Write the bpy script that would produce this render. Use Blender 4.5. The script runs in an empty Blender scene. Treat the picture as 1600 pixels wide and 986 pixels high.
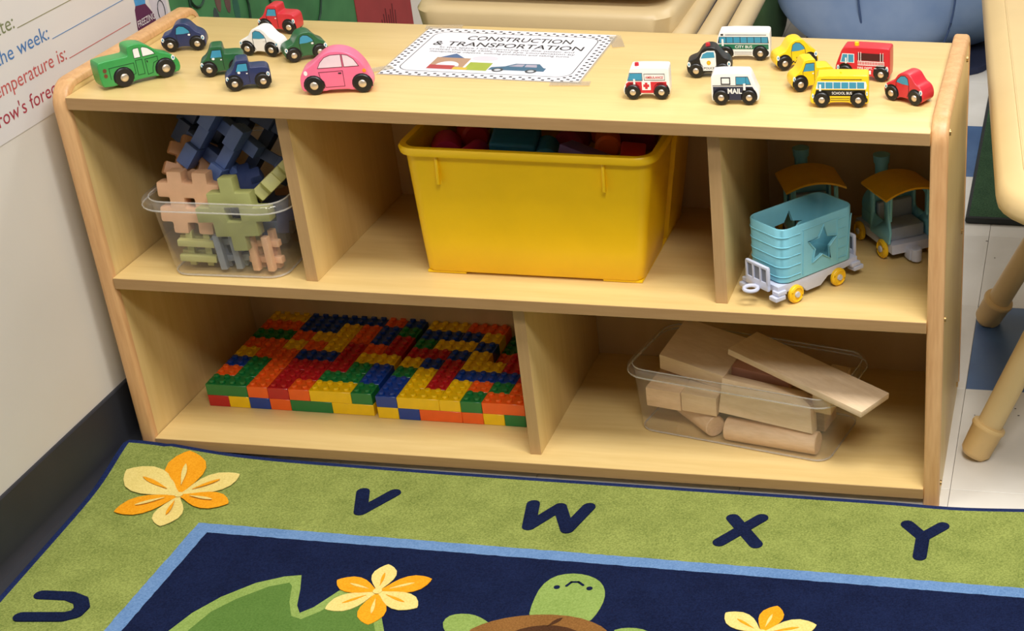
import bpy, bmesh, math, random
from mathutils import Vector, Matrix
random.seed(7)
R = math.radians
scene = bpy.context.scene
col = scene.collection

# ---------------------------------------------------------------- camera
CAM_RIGHT = Vector((0.9912276, 0.1320547, -0.0054222))
CAM_DOWN = Vector((0.0645316, -0.5193740, -0.8521070))
CAM_FWD = Vector((-0.1153409, 0.8442820, -0.5233396))
cam_d = bpy.data.cameras.new('camera')
cam = bpy.data.objects.new('camera', cam_d)
col.objects.link(cam)
mw = Matrix.Identity(4)
for i, v in enumerate((CAM_RIGHT, -CAM_DOWN, -CAM_FWD)):
    for j in range(3):
        mw[j][i] = v[j]
mw[0][3], mw[1][3], mw[2][3] = 1.32803, -1.96822, 1.28303
cam.matrix_world = mw
cam_d.sensor_fit = 'HORIZONTAL'
cam_d.sensor_width = 36.0
cam_d.lens = 2566.65 / 1600 * 36.0
cam_d.shift_x = (800 - 1332.46) / 1600
cam_d.shift_y = (725.99 - 493) / 1600
cam_d.clip_start = 0.05
scene.camera = cam

# ---------------------------------------------------------------- world, lamps, exposure
scene.view_settings.view_transform = 'Standard'
scene.view_settings.look = 'None'
scene.view_settings.gamma = 1.0
scene.view_settings.use_curve_mapping = False
scene.view_settings.exposure = 0.10
world = bpy.data.worlds.new('room_light')
scene.world = world
world.use_nodes = True
wbg = world.node_tree.nodes['Background']
wbg.inputs[0].default_value = (1.0, 0.975, 0.95, 1)
wbg.inputs[1].default_value = 0.14


def ceiling_lamp(x, y, sx, sy, power, z=2.65):
    l = bpy.data.lights.new('ceiling_lamp', 'AREA')
    l.shape = 'RECTANGLE'
    l.size, l.size_y = sx, sy
    l.energy = power
    l.color = (1.0, 0.975, 0.94)
    o = bpy.data.objects.new('ceiling_lamp', l)
    o.location = (x, y, z)
    col.objects.link(o)


ceiling_lamp(1.75, -0.70, 1.2, 0.6, 57)
ceiling_lamp(0.05, -0.70, 1.2, 0.6, 24)
ceiling_lamp(1.75, -2.00, 1.2, 0.6, 53)
ceiling_lamp(1.5, 2.0, 1.2, 0.6, 30)


# ---------------------------------------------------------------- materials
def lin(c):
    out = []
    for v in c[:3]:
        v = v / 255.0
        out.append(v / 12.92 if v <= 0.04045 else ((v + 0.055) / 1.055) ** 2.4)
    return (out[0], out[1], out[2], 1.0)


MATS = {}


def pm(key, c, rough=0.45, var=0.06, scale=60.0, bump=0.0, bscale=300.0, metal=0.0, coat=0.0, c2=None, spec=0.5):
    """principled surface whose colour drifts slightly with a noise field"""
    if key in MATS:
        return MATS[key]
    m = bpy.data.materials.new(key)
    m.use_nodes = True
    nt = m.node_tree
    b = nt.nodes['Principled BSDF']
    b.inputs['Roughness'].default_value = rough
    b.inputs['Metallic'].default_value = metal
    b.inputs['Coat Weight'].default_value = coat
    b.inputs['Specular IOR Level'].default_value = spec
    tc = nt.nodes.new('ShaderNodeTexCoord')
    n = nt.nodes.new('ShaderNodeTexNoise')
    n.inputs['Scale'].default_value = scale
    n.inputs['Detail'].default_value = 3
    nt.links.new(tc.outputs['Object'], n.inputs['Vector'])
    cr = nt.nodes.new('ShaderNodeValToRGB')
    a = lin(c)
    if c2 is None:
        lo = tuple(max(0, x * (1 - var)) for x in a[:3]) + (1,)
        hi = tuple(min(1, x * (1 + var)) for x in a[:3]) + (1,)
    else:
        lo, hi = lin(c2), a
    cr.color_ramp.elements[0].position = 0.3
    cr.color_ramp.elements[1].position = 0.7
    cr.color_ramp.elements[0].color = lo
    cr.color_ramp.elements[1].color = hi
    nt.links.new(n.outputs['Fac'], cr.inputs['Fac'])
    nt.links.new(cr.outputs['Color'], b.inputs['Base Color'])
    if bump > 0:
        n2 = nt.nodes.new('ShaderNodeTexNoise')
        n2.inputs['Scale'].default_value = bscale
        n2.inputs['Detail'].default_value = 2
        nt.links.new(tc.outputs['Object'], n2.inputs['Vector'])
        bp = nt.nodes.new('ShaderNodeBump')
        bp.inputs['Strength'].default_value = bump
        bp.inputs['Distance'].default_value = 0.001
        nt.links.new(n2.outputs['Fac'], bp.inputs['Height'])
        nt.links.new(bp.outputs['Normal'], b.inputs['Normal'])
    MATS[key] = m
    return m


def wood(key, c1, c2, stretch=(2, 40, 40), rough=0.4, bump=0.0, coat=0.0, fine=0.35):
    """wood grain: noise drawn out along one axis, two scales"""
    if key in MATS:
        return MATS[key]
    m = bpy.data.materials.new(key)
    m.use_nodes = True
    nt = m.node_tree
    b = nt.nodes['Principled BSDF']
    b.inputs['Roughness'].default_value = rough
    b.inputs['Coat Weight'].default_value = coat
    b.inputs['Coat Roughness'].default_value = 0.25
    tc = nt.nodes.new('ShaderNodeTexCoord')
    mp = nt.nodes.new('ShaderNodeMapping')
    mp.inputs['Scale'].default_value = stretch
    nt.links.new(tc.outputs['Object'], mp.inputs['Vector'])
    n = nt.nodes.new('ShaderNodeTexNoise')
    n.inputs['Scale'].default_value = 1.0
    n.inputs['Detail'].default_value = 4
    n.inputs['Distortion'].default_value = 0.6
    nt.links.new(mp.outputs['Vector'], n.inputs['Vector'])
    mp2 = nt.nodes.new('ShaderNodeMapping')
    mp2.inputs['Scale'].default_value = tuple(5 * s for s in stretch)
    nt.links.new(tc.outputs['Object'], mp2.inputs['Vector'])
    n2 = nt.nodes.new('ShaderNodeTexNoise')
    n2.inputs['Detail'].default_value = 2
    n2.inputs['Scale'].default_value = 1.0
    nt.links.new(mp2.outputs['Vector'], n2.inputs['Vector'])
    mx = nt.nodes.new('ShaderNodeMix')
    mx.inputs[0].default_value = fine
    nt.links.new(n.outputs['Fac'], mx.inputs[2])
    nt.links.new(n2.outputs['Fac'], mx.inputs[3])
    cr = nt.nodes.new('ShaderNodeValToRGB')
    cr.color_ramp.elements[0].position = 0.32
    cr.color_ramp.elements[1].position = 0.66
    cr.color_ramp.elements[0].color = lin(c2)
    cr.color_ramp.elements[1].color = lin(c1)
    nt.links.new(mx.outputs[0], cr.inputs['Fac'])
    nt.links.new(cr.outputs['Color'], b.inputs['Base Color'])
    if bump:
        bp = nt.nodes.new('ShaderNodeBump')
        bp.inputs['Strength'].default_value = bump
        bp.inputs['Distance'].default_value = 0.0005
        nt.links.new(n2.outputs['Fac'], bp.inputs['Height'])
        nt.links.new(bp.outputs['Normal'], b.inputs['Normal'])
    MATS[key] = m
    return m


def pile(key, c, dark, speck=380.0, bump=1.0):
    """short cut pile: fine speckle, broad mottling and a rough relief"""
    if key in MATS:
        return MATS[key]
    m = bpy.data.materials.new(key)
    m.use_nodes = True
    nt = m.node_tree
    b = nt.nodes['Principled BSDF']
    b.inputs['Roughness'].default_value = 0.95
    b.inputs['Specular IOR Level'].default_value = 0.1
    b.inputs['Sheen Weight'].default_value = 0.25
    b.inputs['Sheen Tint'].default_value = lin(c)
    tc = nt.nodes.new('ShaderNodeTexCoord')
    n = nt.nodes.new('ShaderNodeTexNoise')
    n.inputs['Scale'].default_value = speck
    n.inputs['Detail'].default_value = 4
    n.inputs['Roughness'].default_value = 0.7
    n3 = nt.nodes.new('ShaderNodeTexNoise')
    n3.inputs['Scale'].default_value = 22
    n3.inputs['Detail'].default_value = 5
    for q in (n, n3):
        nt.links.new(tc.outputs['Object'], q.inputs['Vector'])
    mx = nt.nodes.new('ShaderNodeMix')
    mx.inputs[0].default_value = 0.22
    nt.links.new(n.outputs['Fac'], mx.inputs[2])
    nt.links.new(n3.outputs['Fac'], mx.inputs[3])
    cr = nt.nodes.new('ShaderNodeValToRGB')
    cr.color_ramp.elements[0].position = 0.36
    cr.color_ramp.elements[1].position = 0.62
    cr.color_ramp.elements[0].color = lin(dark)
    cr.color_ramp.elements[1].color = lin(c)
    nt.links.new(mx.outputs[0], cr.inputs['Fac'])
    nt.links.new(cr.outputs['Color'], b.inputs['Base Color'])
    bp = nt.nodes.new('ShaderNodeBump')
    bp.inputs['Strength'].default_value = bump
    bp.inputs['Distance'].default_value = 0.0012
    nt.links.new(n.outputs['Fac'], bp.inputs['Height'])
    nt.links.new(bp.outputs['Normal'], b.inputs['Normal'])
    MATS[key] = m
    return m


def clear_plastic(key, tint=(0.97, 0.965, 0.955), haze=0.065, lo=0.04, hi=0.6):
    if key in MATS:
        return MATS[key]
    m = bpy.data.materials.new(key)
    m.use_nodes = True
    nt = m.node_tree
    nt.nodes.clear()
    out = nt.nodes.new('ShaderNodeOutputMaterial')
    tr = nt.nodes.new('ShaderNodeBsdfTransparent')
    tr.inputs[0].default_value = tint + (1,)
    gl = nt.nodes.new('ShaderNodeBsdfGlossy')
    gl.inputs['Roughness'].default_value = 0.08
    gl.inputs[0].default_value = (0.95, 0.95, 0.95, 1)
    df = nt.nodes.new('ShaderNodeBsdfDiffuse')
    df.inputs[0].default_value = (0.8, 0.78, 0.74, 1)
    lw = nt.nodes.new('ShaderNodeLayerWeight')
    lw.inputs['Blend'].default_value = 0.5
    pw = nt.nodes.new('ShaderNodeMath')
    pw.operation = 'POWER'
    pw.inputs[1].default_value = 4.0
    nt.links.new(lw.outputs['Facing'], pw.inputs[0])
    fr = nt.nodes.new('ShaderNodeMapRange')
    fr.inputs['To Min'].default_value = lo
    fr.inputs['To Max'].default_value = hi
    nt.links.new(pw.outputs[0], fr.inputs['Value'])
    ns = nt.nodes.new('ShaderNodeTexNoise')
    ns.inputs['Scale'].default_value = 25
    mr = nt.nodes.new('ShaderNodeMapRange')
    mr.inputs['To Min'].default_value = haze * 0.5
    mr.inputs['To Max'].default_value = haze * 1.5
    nt.links.new(ns.outputs['Fac'], mr.inputs['Value'])
    m1 = nt.nodes.new('ShaderNodeMixShader')
    nt.links.new(mr.outputs[0], m1.inputs[0])
    nt.links.new(tr.outputs[0], m1.inputs[1])
    nt.links.new(df.outputs[0], m1.inputs[2])
    m2 = nt.nodes.new('ShaderNodeMixShader')
    nt.links.new(fr.outputs[0], m2.inputs[0])
    nt.links.new(m1.outputs[0], m2.inputs[1])
    nt.links.new(gl.outputs[0], m2.inputs[2])
    nt.links.new(m2.outputs[0], out.inputs[0])
    MATS[key] = m
    return m


MAPLE = wood('maple_laminate', (228, 199, 136), (216, 184, 119), (2.2, 26, 26), 0.38, coat=0.15)
MAPLE_V = wood('maple_laminate_upright', (228, 199, 136), (216, 184, 119), (26, 26, 2.2), 0.42, coat=0.1)
EDGE = wood('solid_maple_edge', (222, 176, 122), (198, 148, 96), (60, 60, 5), 0.42, bump=0.15)
STRIPW = wood('tan_edge_strip', (174, 138, 92), (162, 126, 80), (4, 60, 60), 0.5)
STRIPV = wood('tan_edge_strip_upright', (190, 154, 106), (176, 140, 92), (60, 60, 4), 0.5)
BACKM = wood('back_board', (205, 172, 120), (196, 162, 110), (12, 12, 1.5), 0.6)
BLOCKW = wood('pale_block_wood', (232, 206, 172), (216, 186, 148), (14, 60, 60), 0.6, bump=0.1)
BLOCKW2 = wood('pale_block_wood_warm', (234, 202, 166), (214, 178, 138), (14, 60, 60), 0.6, bump=0.1)
CLEAR = clear_plastic('clear_plastic')
CLEAR_RIM = clear_plastic('clear_plastic_rim', (0.95, 0.94, 0.92), 0.07)
CLEAR_HIGHLIGHT = clear_plastic('clear_plastic_edge_highlight', (0.96, 0.95, 0.93), 0.34)  # bright edge highlights of the bins, put into the plastic as paler haze


# ---------------------------------------------------------------- mesh helpers
class MB:
    def __init__(self):
        self.v, self.f, self.m = [], [], []

    def add(self, vs, fs, M=None, mat=0):
        o = len(self.v)
        for p in vs:
            p = Vector(p)
            self.v.append(M @ p if M is not None else p)
        for f in fs:
            self.f.append([o + i for i in f])
            self.m.append(mat)
        return self

    def bm(self, bm, M=None, mat=0):
        bm.verts.index_update()
        self.add([v.co.copy() for v in bm.verts], [[v.index for v in f.verts] for f in bm.faces], M, mat)
        bm.free()
        return self

    def box(self, c, s, bev=0.0, M=None, mat=0, seg=2):
        bm = bmesh.new()
        bmesh.ops.create_cube(bm, size=1.0)
        for v in bm.verts:
            v.co = Vector((v.co.x * s[0] + c[0], v.co.y * s[1] + c[1], v.co.z * s[2] + c[2]))
        if bev > 0:
            bmesh.ops.bevel(bm, geom=bm.edges[:], offset=bev, segments=seg, profile=0.6, affect='EDGES')
        return self.bm(bm, M, mat)

    def prism(self, poly, d0, d1, bev=0.0, M=None, mat=0, seg=2, axis='y'):
        """polygon (a,b) extruded: axis y -> (a, d, b); axis z -> (a, b, d); axis x -> (d, a, b)"""
        def P(a, b, d):
            return (a, d, b) if axis == 'y' else ((a, b, d) if axis == 'z' else (d, a, b))
        bm = bmesh.new()
        lo = [bm.verts.new(P(a, b, d0)) for a, b in poly]
        hi = [bm.verts.new(P(a, b, d1)) for a, b in poly]
        n = len(poly)
        f0 = bm.faces.new(lo)
        f1 = bm.faces.new(hi[::-1])
        for i in range(n):
            j = (i + 1) % n
            bm.faces.new((lo[j], lo[i], hi[i], hi[j]))
        bmesh.ops.recalc_face_normals(bm, faces=bm.faces[:])
        if bev > 0:
            bmesh.ops.bevel(bm, geom=list(f0.edges) + list(f1.edges), offset=bev, segments=seg, profile=0.6, affect='EDGES', clamp_overlap=True)
        return self.bm(bm, M, mat)

    def cyl(self, p0, p1, r0, r1=None, n=16, M=None, mat=0, cap=True, bev=0.0):
        r1 = r0 if r1 is None else r1
        p0, p1 = Vector(p0), Vector(p1)
        d = (p1 - p0)
        L = d.length
        d.normalize()
        u = d.orthogonal().normalized()
        w = d.cross(u)
        rings = [(0, r0), (L, r1)] if bev <= 0 else [(0, r0 - bev), (bev, r0), (L - bev, r1), (L, r1 - bev)]
        vs, fs = [], []
        for t, r in rings:
            for k in range(n):
                a = 2 * math.pi * k / n
                vs.append(p0 + d * t + (u * math.cos(a) + w * math.sin(a)) * r)
        for q in range(len(rings) - 1):
            for k in range(n):
                j = (k + 1) % n
                fs.append((q * n + k, q * n + j, (q + 1) * n + j, (q + 1) * n + k))
        if cap:
            fs.append(tuple(range(n))[::-1])
            fs.append(tuple(range((len(rings) - 1) * n, len(rings) * n)))
        return self.add(vs, fs, M, mat)

    def tube(self, pts, r, n=8, M=None, mat=0, closed=False, flat=1.0):
        pts = [Vector(p) for p in pts]
        m = len(pts)
        vs, fs = [], []
        for i, p in enumerate(pts):
            if closed:
                d = pts[(i + 1) % m] - pts[i - 1]
            else:
                d = pts[min(i + 1, m - 1)] - pts[max(i - 1, 0)]
            if d.length < 1e-9:
                d = Vector((0, 0, 1))
            d.normalize()
            up = Vector((0, 0, 1)) if abs(d.z) < 0.9 else Vector((1, 0, 0))
            u = d.cross(up).normalized()
            w = u.cross(d).normalized()
            rr = r[i] if isinstance(r, (list, tuple)) else r
            for k in range(n):
                a = 2 * math.pi * k / n
                vs.append(p + u * math.cos(a) * rr + w * math.sin(a) * rr * flat)
        for i in range(m if closed else m - 1):
            for k in range(n):
                j = (k + 1) % n
                i2 = (i + 1) % m
                fs.append((i * n + k, i * n + j, i2 * n + j, i2 * n + k))
        if not closed:
            fs.append(tuple(range(n))[::-1])
            fs.append(tuple(range((m - 1) * n, m * n)))
        return self.add(vs, fs, M, mat)

    def loft(self, loops, M=None, mat=0, cap0=True, cap1=True):
        n = len(loops[0])
        vs = [p for lp in loops for p in lp]
        fs = []
        for q in range(len(loops) - 1):
            for k in range(n):
                j = (k + 1) % n
                fs.append((q * n + k, q * n + j, (q + 1) * n + j, (q + 1) * n + k))
        if cap0:
            fs.append(tuple(range(n))[::-1])
        if cap1:
            fs.append(tuple(range((len(loops) - 1) * n, len(loops) * n)))
        return self.add(vs, fs, M, mat)

    def mesh(self, name, mats, smooth=35):
        me = bpy.data.meshes.new(name)
        me.from_pydata([tuple(v) for v in self.v], [], self.f)
        if not isinstance(mats, (list, tuple)):
            mats = [mats]
        for m in mats:
            me.materials.append(m)
        if len(mats) > 1:
            me.polygons.foreach_set('material_index', self.m)
        bm = bmesh.new()
        bm.from_mesh(me)
        bmesh.ops.recalc_face_normals(bm, faces=bm.faces[:])
        bm.to_mesh(me)
        bm.free()
        if smooth:
            me.polygons.foreach_set('use_smooth', [True] * len(me.polygons))
            me.set_sharp_from_angle(angle=R(smooth))
        me.update()
        return me

    def build(self, name, mats, parent=None, smooth=35, loc=None):
        o = bpy.data.objects.new(name, self.mesh(name, mats, smooth))
        col.objects.link(o)
        if parent is not None:
            o.parent = parent
        if loc is not None:
            o.location = loc
        return o


def tag(o, label, cat, group=None):
    o['label'] = label
    o['category'] = cat
    if group:
        o['group'] = group
    return o


def thing(name, label, cat, loc=(0, 0, 0), rz=0.0, group=None):
    o = bpy.data.objects.new(name, None)
    col.objects.link(o)
    o.empty_display_size = 0.03
    o.location = loc
    o.rotation_euler = (0, 0, rz)
    return tag(o, label, cat, group)


def struct(o):
    o['kind'] = 'structure'
    return o


def link(name, me, parent):
    o = bpy.data.objects.new(name, me)
    col.objects.link(o)
    o.parent = parent
    return o


def chaikin(p, it=2, closed=True):
    for _ in range(it):
        q = []
        n = len(p)
        for i in range(n):
            a, b = p[i], p[(i + 1) % n]
            q.append((a[0] * .75 + b[0] * .25, a[1] * .75 + b[1] * .25))
            q.append((a[0] * .25 + b[0] * .75, a[1] * .25 + b[1] * .75))
        p = q
    return p


def rrect(x0, x1, y0, y1, r, z, seg=6):
    pts = []
    for cx, cy, a0 in ((x1 - r, y1 - r, 0), (x0 + r, y1 - r, 90), (x0 + r, y0 + r, 180), (x1 - r, y0 + r, 270)):
        for k in range(seg + 1):
            a = R(a0 + 90 * k / seg)
            pts.append((cx + r * math.cos(a), cy + r * math.sin(a), z))
    return pts


def circle(cx, cy, r, n=14, ry=None):
    ry = r if ry is None else ry
    return [(cx + r * math.cos(2 * math.pi * k / n), cy + ry * math.sin(2 * math.pi * k / n)) for k in range(n)]


def text_mesh(s, width, height, mat, name='lettering', bold=0.0, shear=0.0):
    """lettering as flat glyph polygons in the XZ plane: x from 0 to width, baseline at z 0"""
    cu = bpy.data.curves.new('glyphs', 'FONT')
    cu.body = s
    cu.size = 1.0
    cu.offset = bold
    cu.shear = shear
    cu.resolution_u = 3
    tmp = bpy.data.objects.new('glyphs', cu)
    col.objects.link(tmp)
    dg = bpy.context.evaluated_depsgraph_get()
    me = bpy.data.meshes.new_from_object(tmp.evaluated_get(dg))
    bpy.data.objects.remove(tmp)
    bpy.data.curves.remove(cu)
    xs = [v.co.x for v in me.vertices]
    x0, x1 = min(xs), max(xs)
    sx = width / max(1e-6, x1 - x0)
    sz = height / 0.7
    for v in me.vertices:
        v.co = Vector(((v.co.x - x0) * sx, 0.0, v.co.y * sz))
    me.materials.clear()
    me.materials.append(mat)
    me.name = name
    return me


def boolean_cut(o, cutter):
    m = o.modifiers.new('cut', 'BOOLEAN')
    m.operation = 'DIFFERENCE'
    m.solver = 'EXACT'
    m.object = cutter
    dg = bpy.context.evaluated_depsgraph_get()
    me = bpy.data.meshes.new_from_object(o.evaluated_get(dg))
    o.modifiers.clear()
    old = o.data
    o.data = me
    bpy.data.meshes.remove(old)
    cm = cutter.data
    bpy.data.objects.remove(cutter)
    bpy.data.meshes.remove(cm)


# ================================================================ THE SETTING
WALLX = -0.055
m = MB()
m.box((1.6, 1.0, -0.03), (4.4, 5.2, 0.05), 0)
floor = struct(m.build('floor', pm('tile_joint', (186, 181, 172), 0.8), smooth=0))
T = 0.3045
TW = pm('white_floor_tile', (224, 220, 212), 0.35, c2=(214, 209, 199), scale=9, bump=0.02, bscale=60)
TB = pm('blue_floor_tile', (74, 104, 146), 0.4, c2=(62, 90, 132), scale=16, bump=0.05, bscale=60)
mt = MB()
mt.box((0, 0, -0.0025), (T - 0.0007, T - 0.0007, 0.005), 0.0004, seg=1)
tile_w = mt.mesh('tile', TW)
mt2 = MB()
mt2.box((0, 0, -0.0025), (T - 0.0007, T - 0.0007, 0.005), 0.0004, seg=1)
tile_b = mt2.mesh('tile', TB)
blue = {(0, 1), (-1, 4), (2, 0), (1, 3), (-2, 2), (3, 3)}
for i in range(-4, 5):
    for j in range(-2, 9):
        o = link('tile', tile_b if (i, j) in blue else tile_w, floor)
        o.location = (1.195 + (i + .5) * T, 0.0515 + (j + .5) * T, 0)
m = MB()
rr = random.Random(3)
for k in range(60):
    x, y = rr.uniform(1.19, 1.7), rr.uniform(0.0, 1.0)
    s = rr.uniform(.0006, .0016)
    m.box((x, y, .0004), (s * rr.uniform(1, 3), s, .0007), 0)
crumbs = m.build('floor_crumbs', pm('dark_crumbs', (70, 58, 46), 0.9), floor, smooth=0)
crumbs['kind'] = 'stuff'

m = MB()
m.box((WALLX - 0.05, 0.6, 1.35), (0.1, 4.6, 2.7), 0)
struct(m.build('wall_left', pm('painted_wall', (224, 217, 206), 0.75, c2=(219, 211, 199), scale=5, bump=0.08, bscale=500), smooth=0))
m = MB()
m.box((1.6, 3.0, 1.35), (4.4, 0.1, 2.7), 0)
struct(m.build('wall_back', pm('painted_wall_back', (190, 185, 176), 0.8, scale=5), smooth=0))
m = MB()
prof = [(WALLX, 0.0), (WALLX + 0.030, 0.0), (WALLX + 0.0285, 0.0025), (WALLX + 0.012, 0.007), (WALLX + 0.006, 0.014), (WALLX + 0.0045, 0.022), (WALLX + 0.0045, 0.100), (WALLX + 0.003, 0.102), (WALLX, 0.102)]
m.prism(prof, -1.6, 2.9, 0)
struct(m.build('baseboard_left', pm('black_rubber', (44, 45, 51), 0.55, var=.1, scale=14), smooth=30))

# ================================================================ RUG
ZR = 0.0085


def zr(x, y):
    b = 0.019 * math.exp(-((x + 0.03) / 0.12) ** 2) * math.exp(-((y - 0.0) / 0.085) ** 2)
    w = 0.005 * math.exp(-((x - 1.38) / 0.10) ** 2) * math.exp(-((y) / 0.05) ** 2)
    return ZR + b + w


def rug_left(y):
    t = max(0, min(1, -y / 0.40))
    return -0.038 + 0.020 * t


def rug_back(x):
    return -0.0098 - 0.0045 * max(0, min(1, (x - .15) / .3)) - 0.003 * math.exp(-((x - 1.20) / 0.06) ** 2) + 0.004 * math.exp(-((x - 1.42) / 0.10) ** 2)


rug = thing('area_rug', 'green bordered alphabet rug with navy centre on the floor before the shelf', 'rug', (0.6, -0.5, 0))
RUGM = Matrix.Translation((-0.6, 0.5, 0))
GRN = pile('rug_green', (158, 168, 90), (104, 118, 54))
NAVY = pile('rug_navy', (24, 35, 70), (11, 18, 44))
STRIPE = pile('rug_light_blue', (118, 152, 196), (88, 124, 172))
BIND = pile('rug_binding', (38, 52, 98), (22, 32, 70))
CREAM = pile('rug_cream', (240, 220, 140), (222, 198, 110))
ORANGE = pile('rug_orange', (246, 172, 40), (232, 148, 20))
LEAFD = pile('rug_leaf_green', (98, 130, 62), (78, 110, 46))
LEAFL = pile('rug_lime', (150, 172, 94), (120, 146, 68))
BROWN = pile('rug_brown', (146, 102, 54), (116, 78, 38))
DBROWN = pile('rug_dark_brown', (84, 54, 34), (64, 40, 24))
NX, NY = 110, 60
X1, Y0 = 2.0, -1.25
vs, fs = [], []
for j in range(NY + 1):
    for i in range(NX + 1):
        s = (i / NX) ** 1.3
        t = (j / NY) ** 1.6
        y = -t * 1.25
        xl = rug_left(y)
        x = xl + (X1 - xl) * s
        yb = rug_back(x)
        yy = yb + (Y0 - yb) * t
        vs.append((x, yy, zr(x, yy)))
for j in range(NY):
    for i in range(NX):
        a = j * (NX + 1) + i
        fs.append((a, a + 1, a + NX + 2, a + NX + 1))
m = MB()
m.add(vs, fs, RUGM)
# underside skirt
bound = [i for i in range(NX + 1)] + [(j + 1) * (NX + 1) - 1 for j in range(1, NY + 1)] + [NY * (NX + 1) + i for i in range(NX - 1, -1, -1)] + [j * (NX + 1) for j in range(NY - 1, 0, -1)]
top = [vs[b] for b in bound]
low = [(p[0], p[1], max(0.0008, p[2] - 0.0075)) for p in top]
m.loft([top, low], RUGM, cap0=False, cap1=True)
m.build('pile_border', GRN, rug, smooth=60)
m = MB()
edge = [(p[0], p[1] + (0.0035 if p[1] > -0.03 and p[0] > 0.02 else 0.0), p[2] - 0.004) for p in top]
m.tube(edge, [0.0085 if (p[0] < -0.012 or p[1] > -0.03) else 0.0050 for p in edge], 10, RUGM, closed=True, flat=0.5)
m.build('edge_binding', BIND, rug)
# thin dark backing of the binding that shows beside the skirting board
ROT = Matrix.Rotation(R(-0.65), 4, 'Z')


def flat(poly, lift, mat, name, parent, M=RUGM, th=0.0008):
    """a motif cut into the pile: a thin raised polygon that follows the rug's surface"""
    mb = MB()
    n = len(poly)
    topv = [(x, y, zr(x, y) + lift) for x, y in poly]
    lowv = [(x, y, zr(x, y) + lift - th) for x, y in poly]
    mb.add(topv, [tuple(range(n))], M)
    mb.loft([lowv, topv], M, cap0=False, cap1=False)
    return mb.build(name, mat, parent, smooth=0)


def frame_pt(x, y):
    c, s = math.cos(R(-0.65)), math.sin(R(-0.65))
    dx, dy = x - 0.155, y + 0.181
    return (0.155 + c * dx - s * dy, -0.181 + s * dx + c * dy)


def fuzz(poly, amp=0.0006, step=0.008):
    out = []
    n = len(poly)
    for i in range(n):
        a, b = poly[i], poly[(i + 1) % n]
        L = math.hypot(b[0] - a[0], b[1] - a[1])
        k = max(1, int(L / step))
        for q in range(k):
            t = q / k
            out.append((a[0] + (b[0] - a[0]) * t + random.uniform(-amp, amp), a[1] + (b[1] - a[1]) * t + random.uniform(-amp, amp)))
    return out


flat(fuzz([frame_pt(*p) for p in ((0.155, -0.181), (0.151, -1.10), (1.90, -1.10), (1.90, -0.181))][::1]), 0.0006, STRIPE, 'stripe', rug)
flat(fuzz([frame_pt(*p) for p in ((0.178, -0.203), (0.174, -1.078), (1.877, -1.078), (1.877, -0.203))]), 0.0010, NAVY, 'centre_field', rug)

LET = {'V': [[(0.3536, -0.0747), (0.3702, -0.1254), (0.4, -0.0723)]],
       'W': [[(0.6082, -0.0755), (0.6191, -0.1323), (0.6487, -0.0789), (0.6747, -0.1335), (0.6895, -0.0739)]],
       'X': [[(0.8986, -0.0761), (0.9427, -0.1366)], [(0.9388, -0.0711), (0.892, -0.1382)]],
       'Y': [[(1.1443, -0.0618), (1.1687, -0.0909), (1.1935, -0.0605)], [(1.1687, -0.0909), (1.1688, -0.1378)]],
       'U': [[(0.0286, -0.37), (0.0672, -0.368), (0.0875, -0.3755), (0.0974, -0.3898), (0.0965, -0.404), (0.0837, -0.4125), (0.0293, -0.4194)]]}


def stroke(mb, a, b, r, lift):
    d = Vector((b[0] - a[0], b[1] - a[1]))
    ang = math.atan2(d.y, d.x)
    poly = []
    for k in range(9):
        t = ang - math.pi / 2 + math.pi * k / 8
        poly.append((b[0] + r * math.cos(t), b[1] + r * math.sin(t)))
    for k in range(9):
        t = ang + math.pi / 2 + math.pi * k / 8
        poly.append((a[0] + r * math.cos(t), a[1] + r * math.sin(t)))
    n = len(poly)
    topv = [(x, y, zr(x, y) + lift) for x, y in poly]
    lowv = [(x, y, zr(x, y) - 0.0005) for x, y in poly]
    mb.add(topv, [tuple(range(n))], RUGM)
    mb.loft([lowv, topv], RUGM, cap0=False, cap1=False)


for ch, strokes in LET.items():
    mb = MB()
    k = 0
    for s in strokes:
        for a, b in zip(s[:-1], s[1:]):
            stroke(mb, a, b, 0.0096, 0.0009 + 0.0002 * k)
            k += 1
    o = mb.build('rug_letter', NAVY, rug, smooth=0)
    o['label'] = 'navy capital letter %s woven in the rug border' % ch

FLW = {'f1': ((0.0953, -0.1207), [(0.0607, -0.0151), (0.1568, -0.055), (0.1754, -0.1312), (0.106, -0.198), (0.0232, -0.1721), (-0.0074, -0.0754)], 0),
       'f2': ((0.4685, -0.3104), [(0.4593, -0.248), (0.5297, -0.2736), (0.5331, -0.3379), (0.483, -0.3801), (0.415, -0.3555), (0.4052, -0.2921)], 1),
       'f3': ((0.9869, -0.3355), [(0.997, -0.2753), (1.0535, -0.3096), (1.0524, -0.3603), (0.9878, -0.4069), (0.9278, -0.3695), (0.9332, -0.2987)], 0)}


def petal_poly(c, t, wd):
    d = Vector((t[0] - c[0], t[1] - c[1]))
    L = d.length
    d.normalize()
    nn = Vector((-d.y, d.x))
    pts = []
    prof = [(0.0, 0.04), (.15, .17), (.3, .34), (.45, .47), (.6, .52), (.75, .47), (.88, .30), (.96, .13)]
    for a, b in prof:
        pts.append((c[0] + d.x * a * L + nn.x * b * wd, c[1] + d.y * a * L + nn.y * b * wd))
    pts.append(t)
    for a, b in prof[::-1]:
        pts.append((c[0] + d.x * a * L - nn.x * b * wd, c[1] + d.y * a * L - nn.y * b * wd))
    return pts


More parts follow.
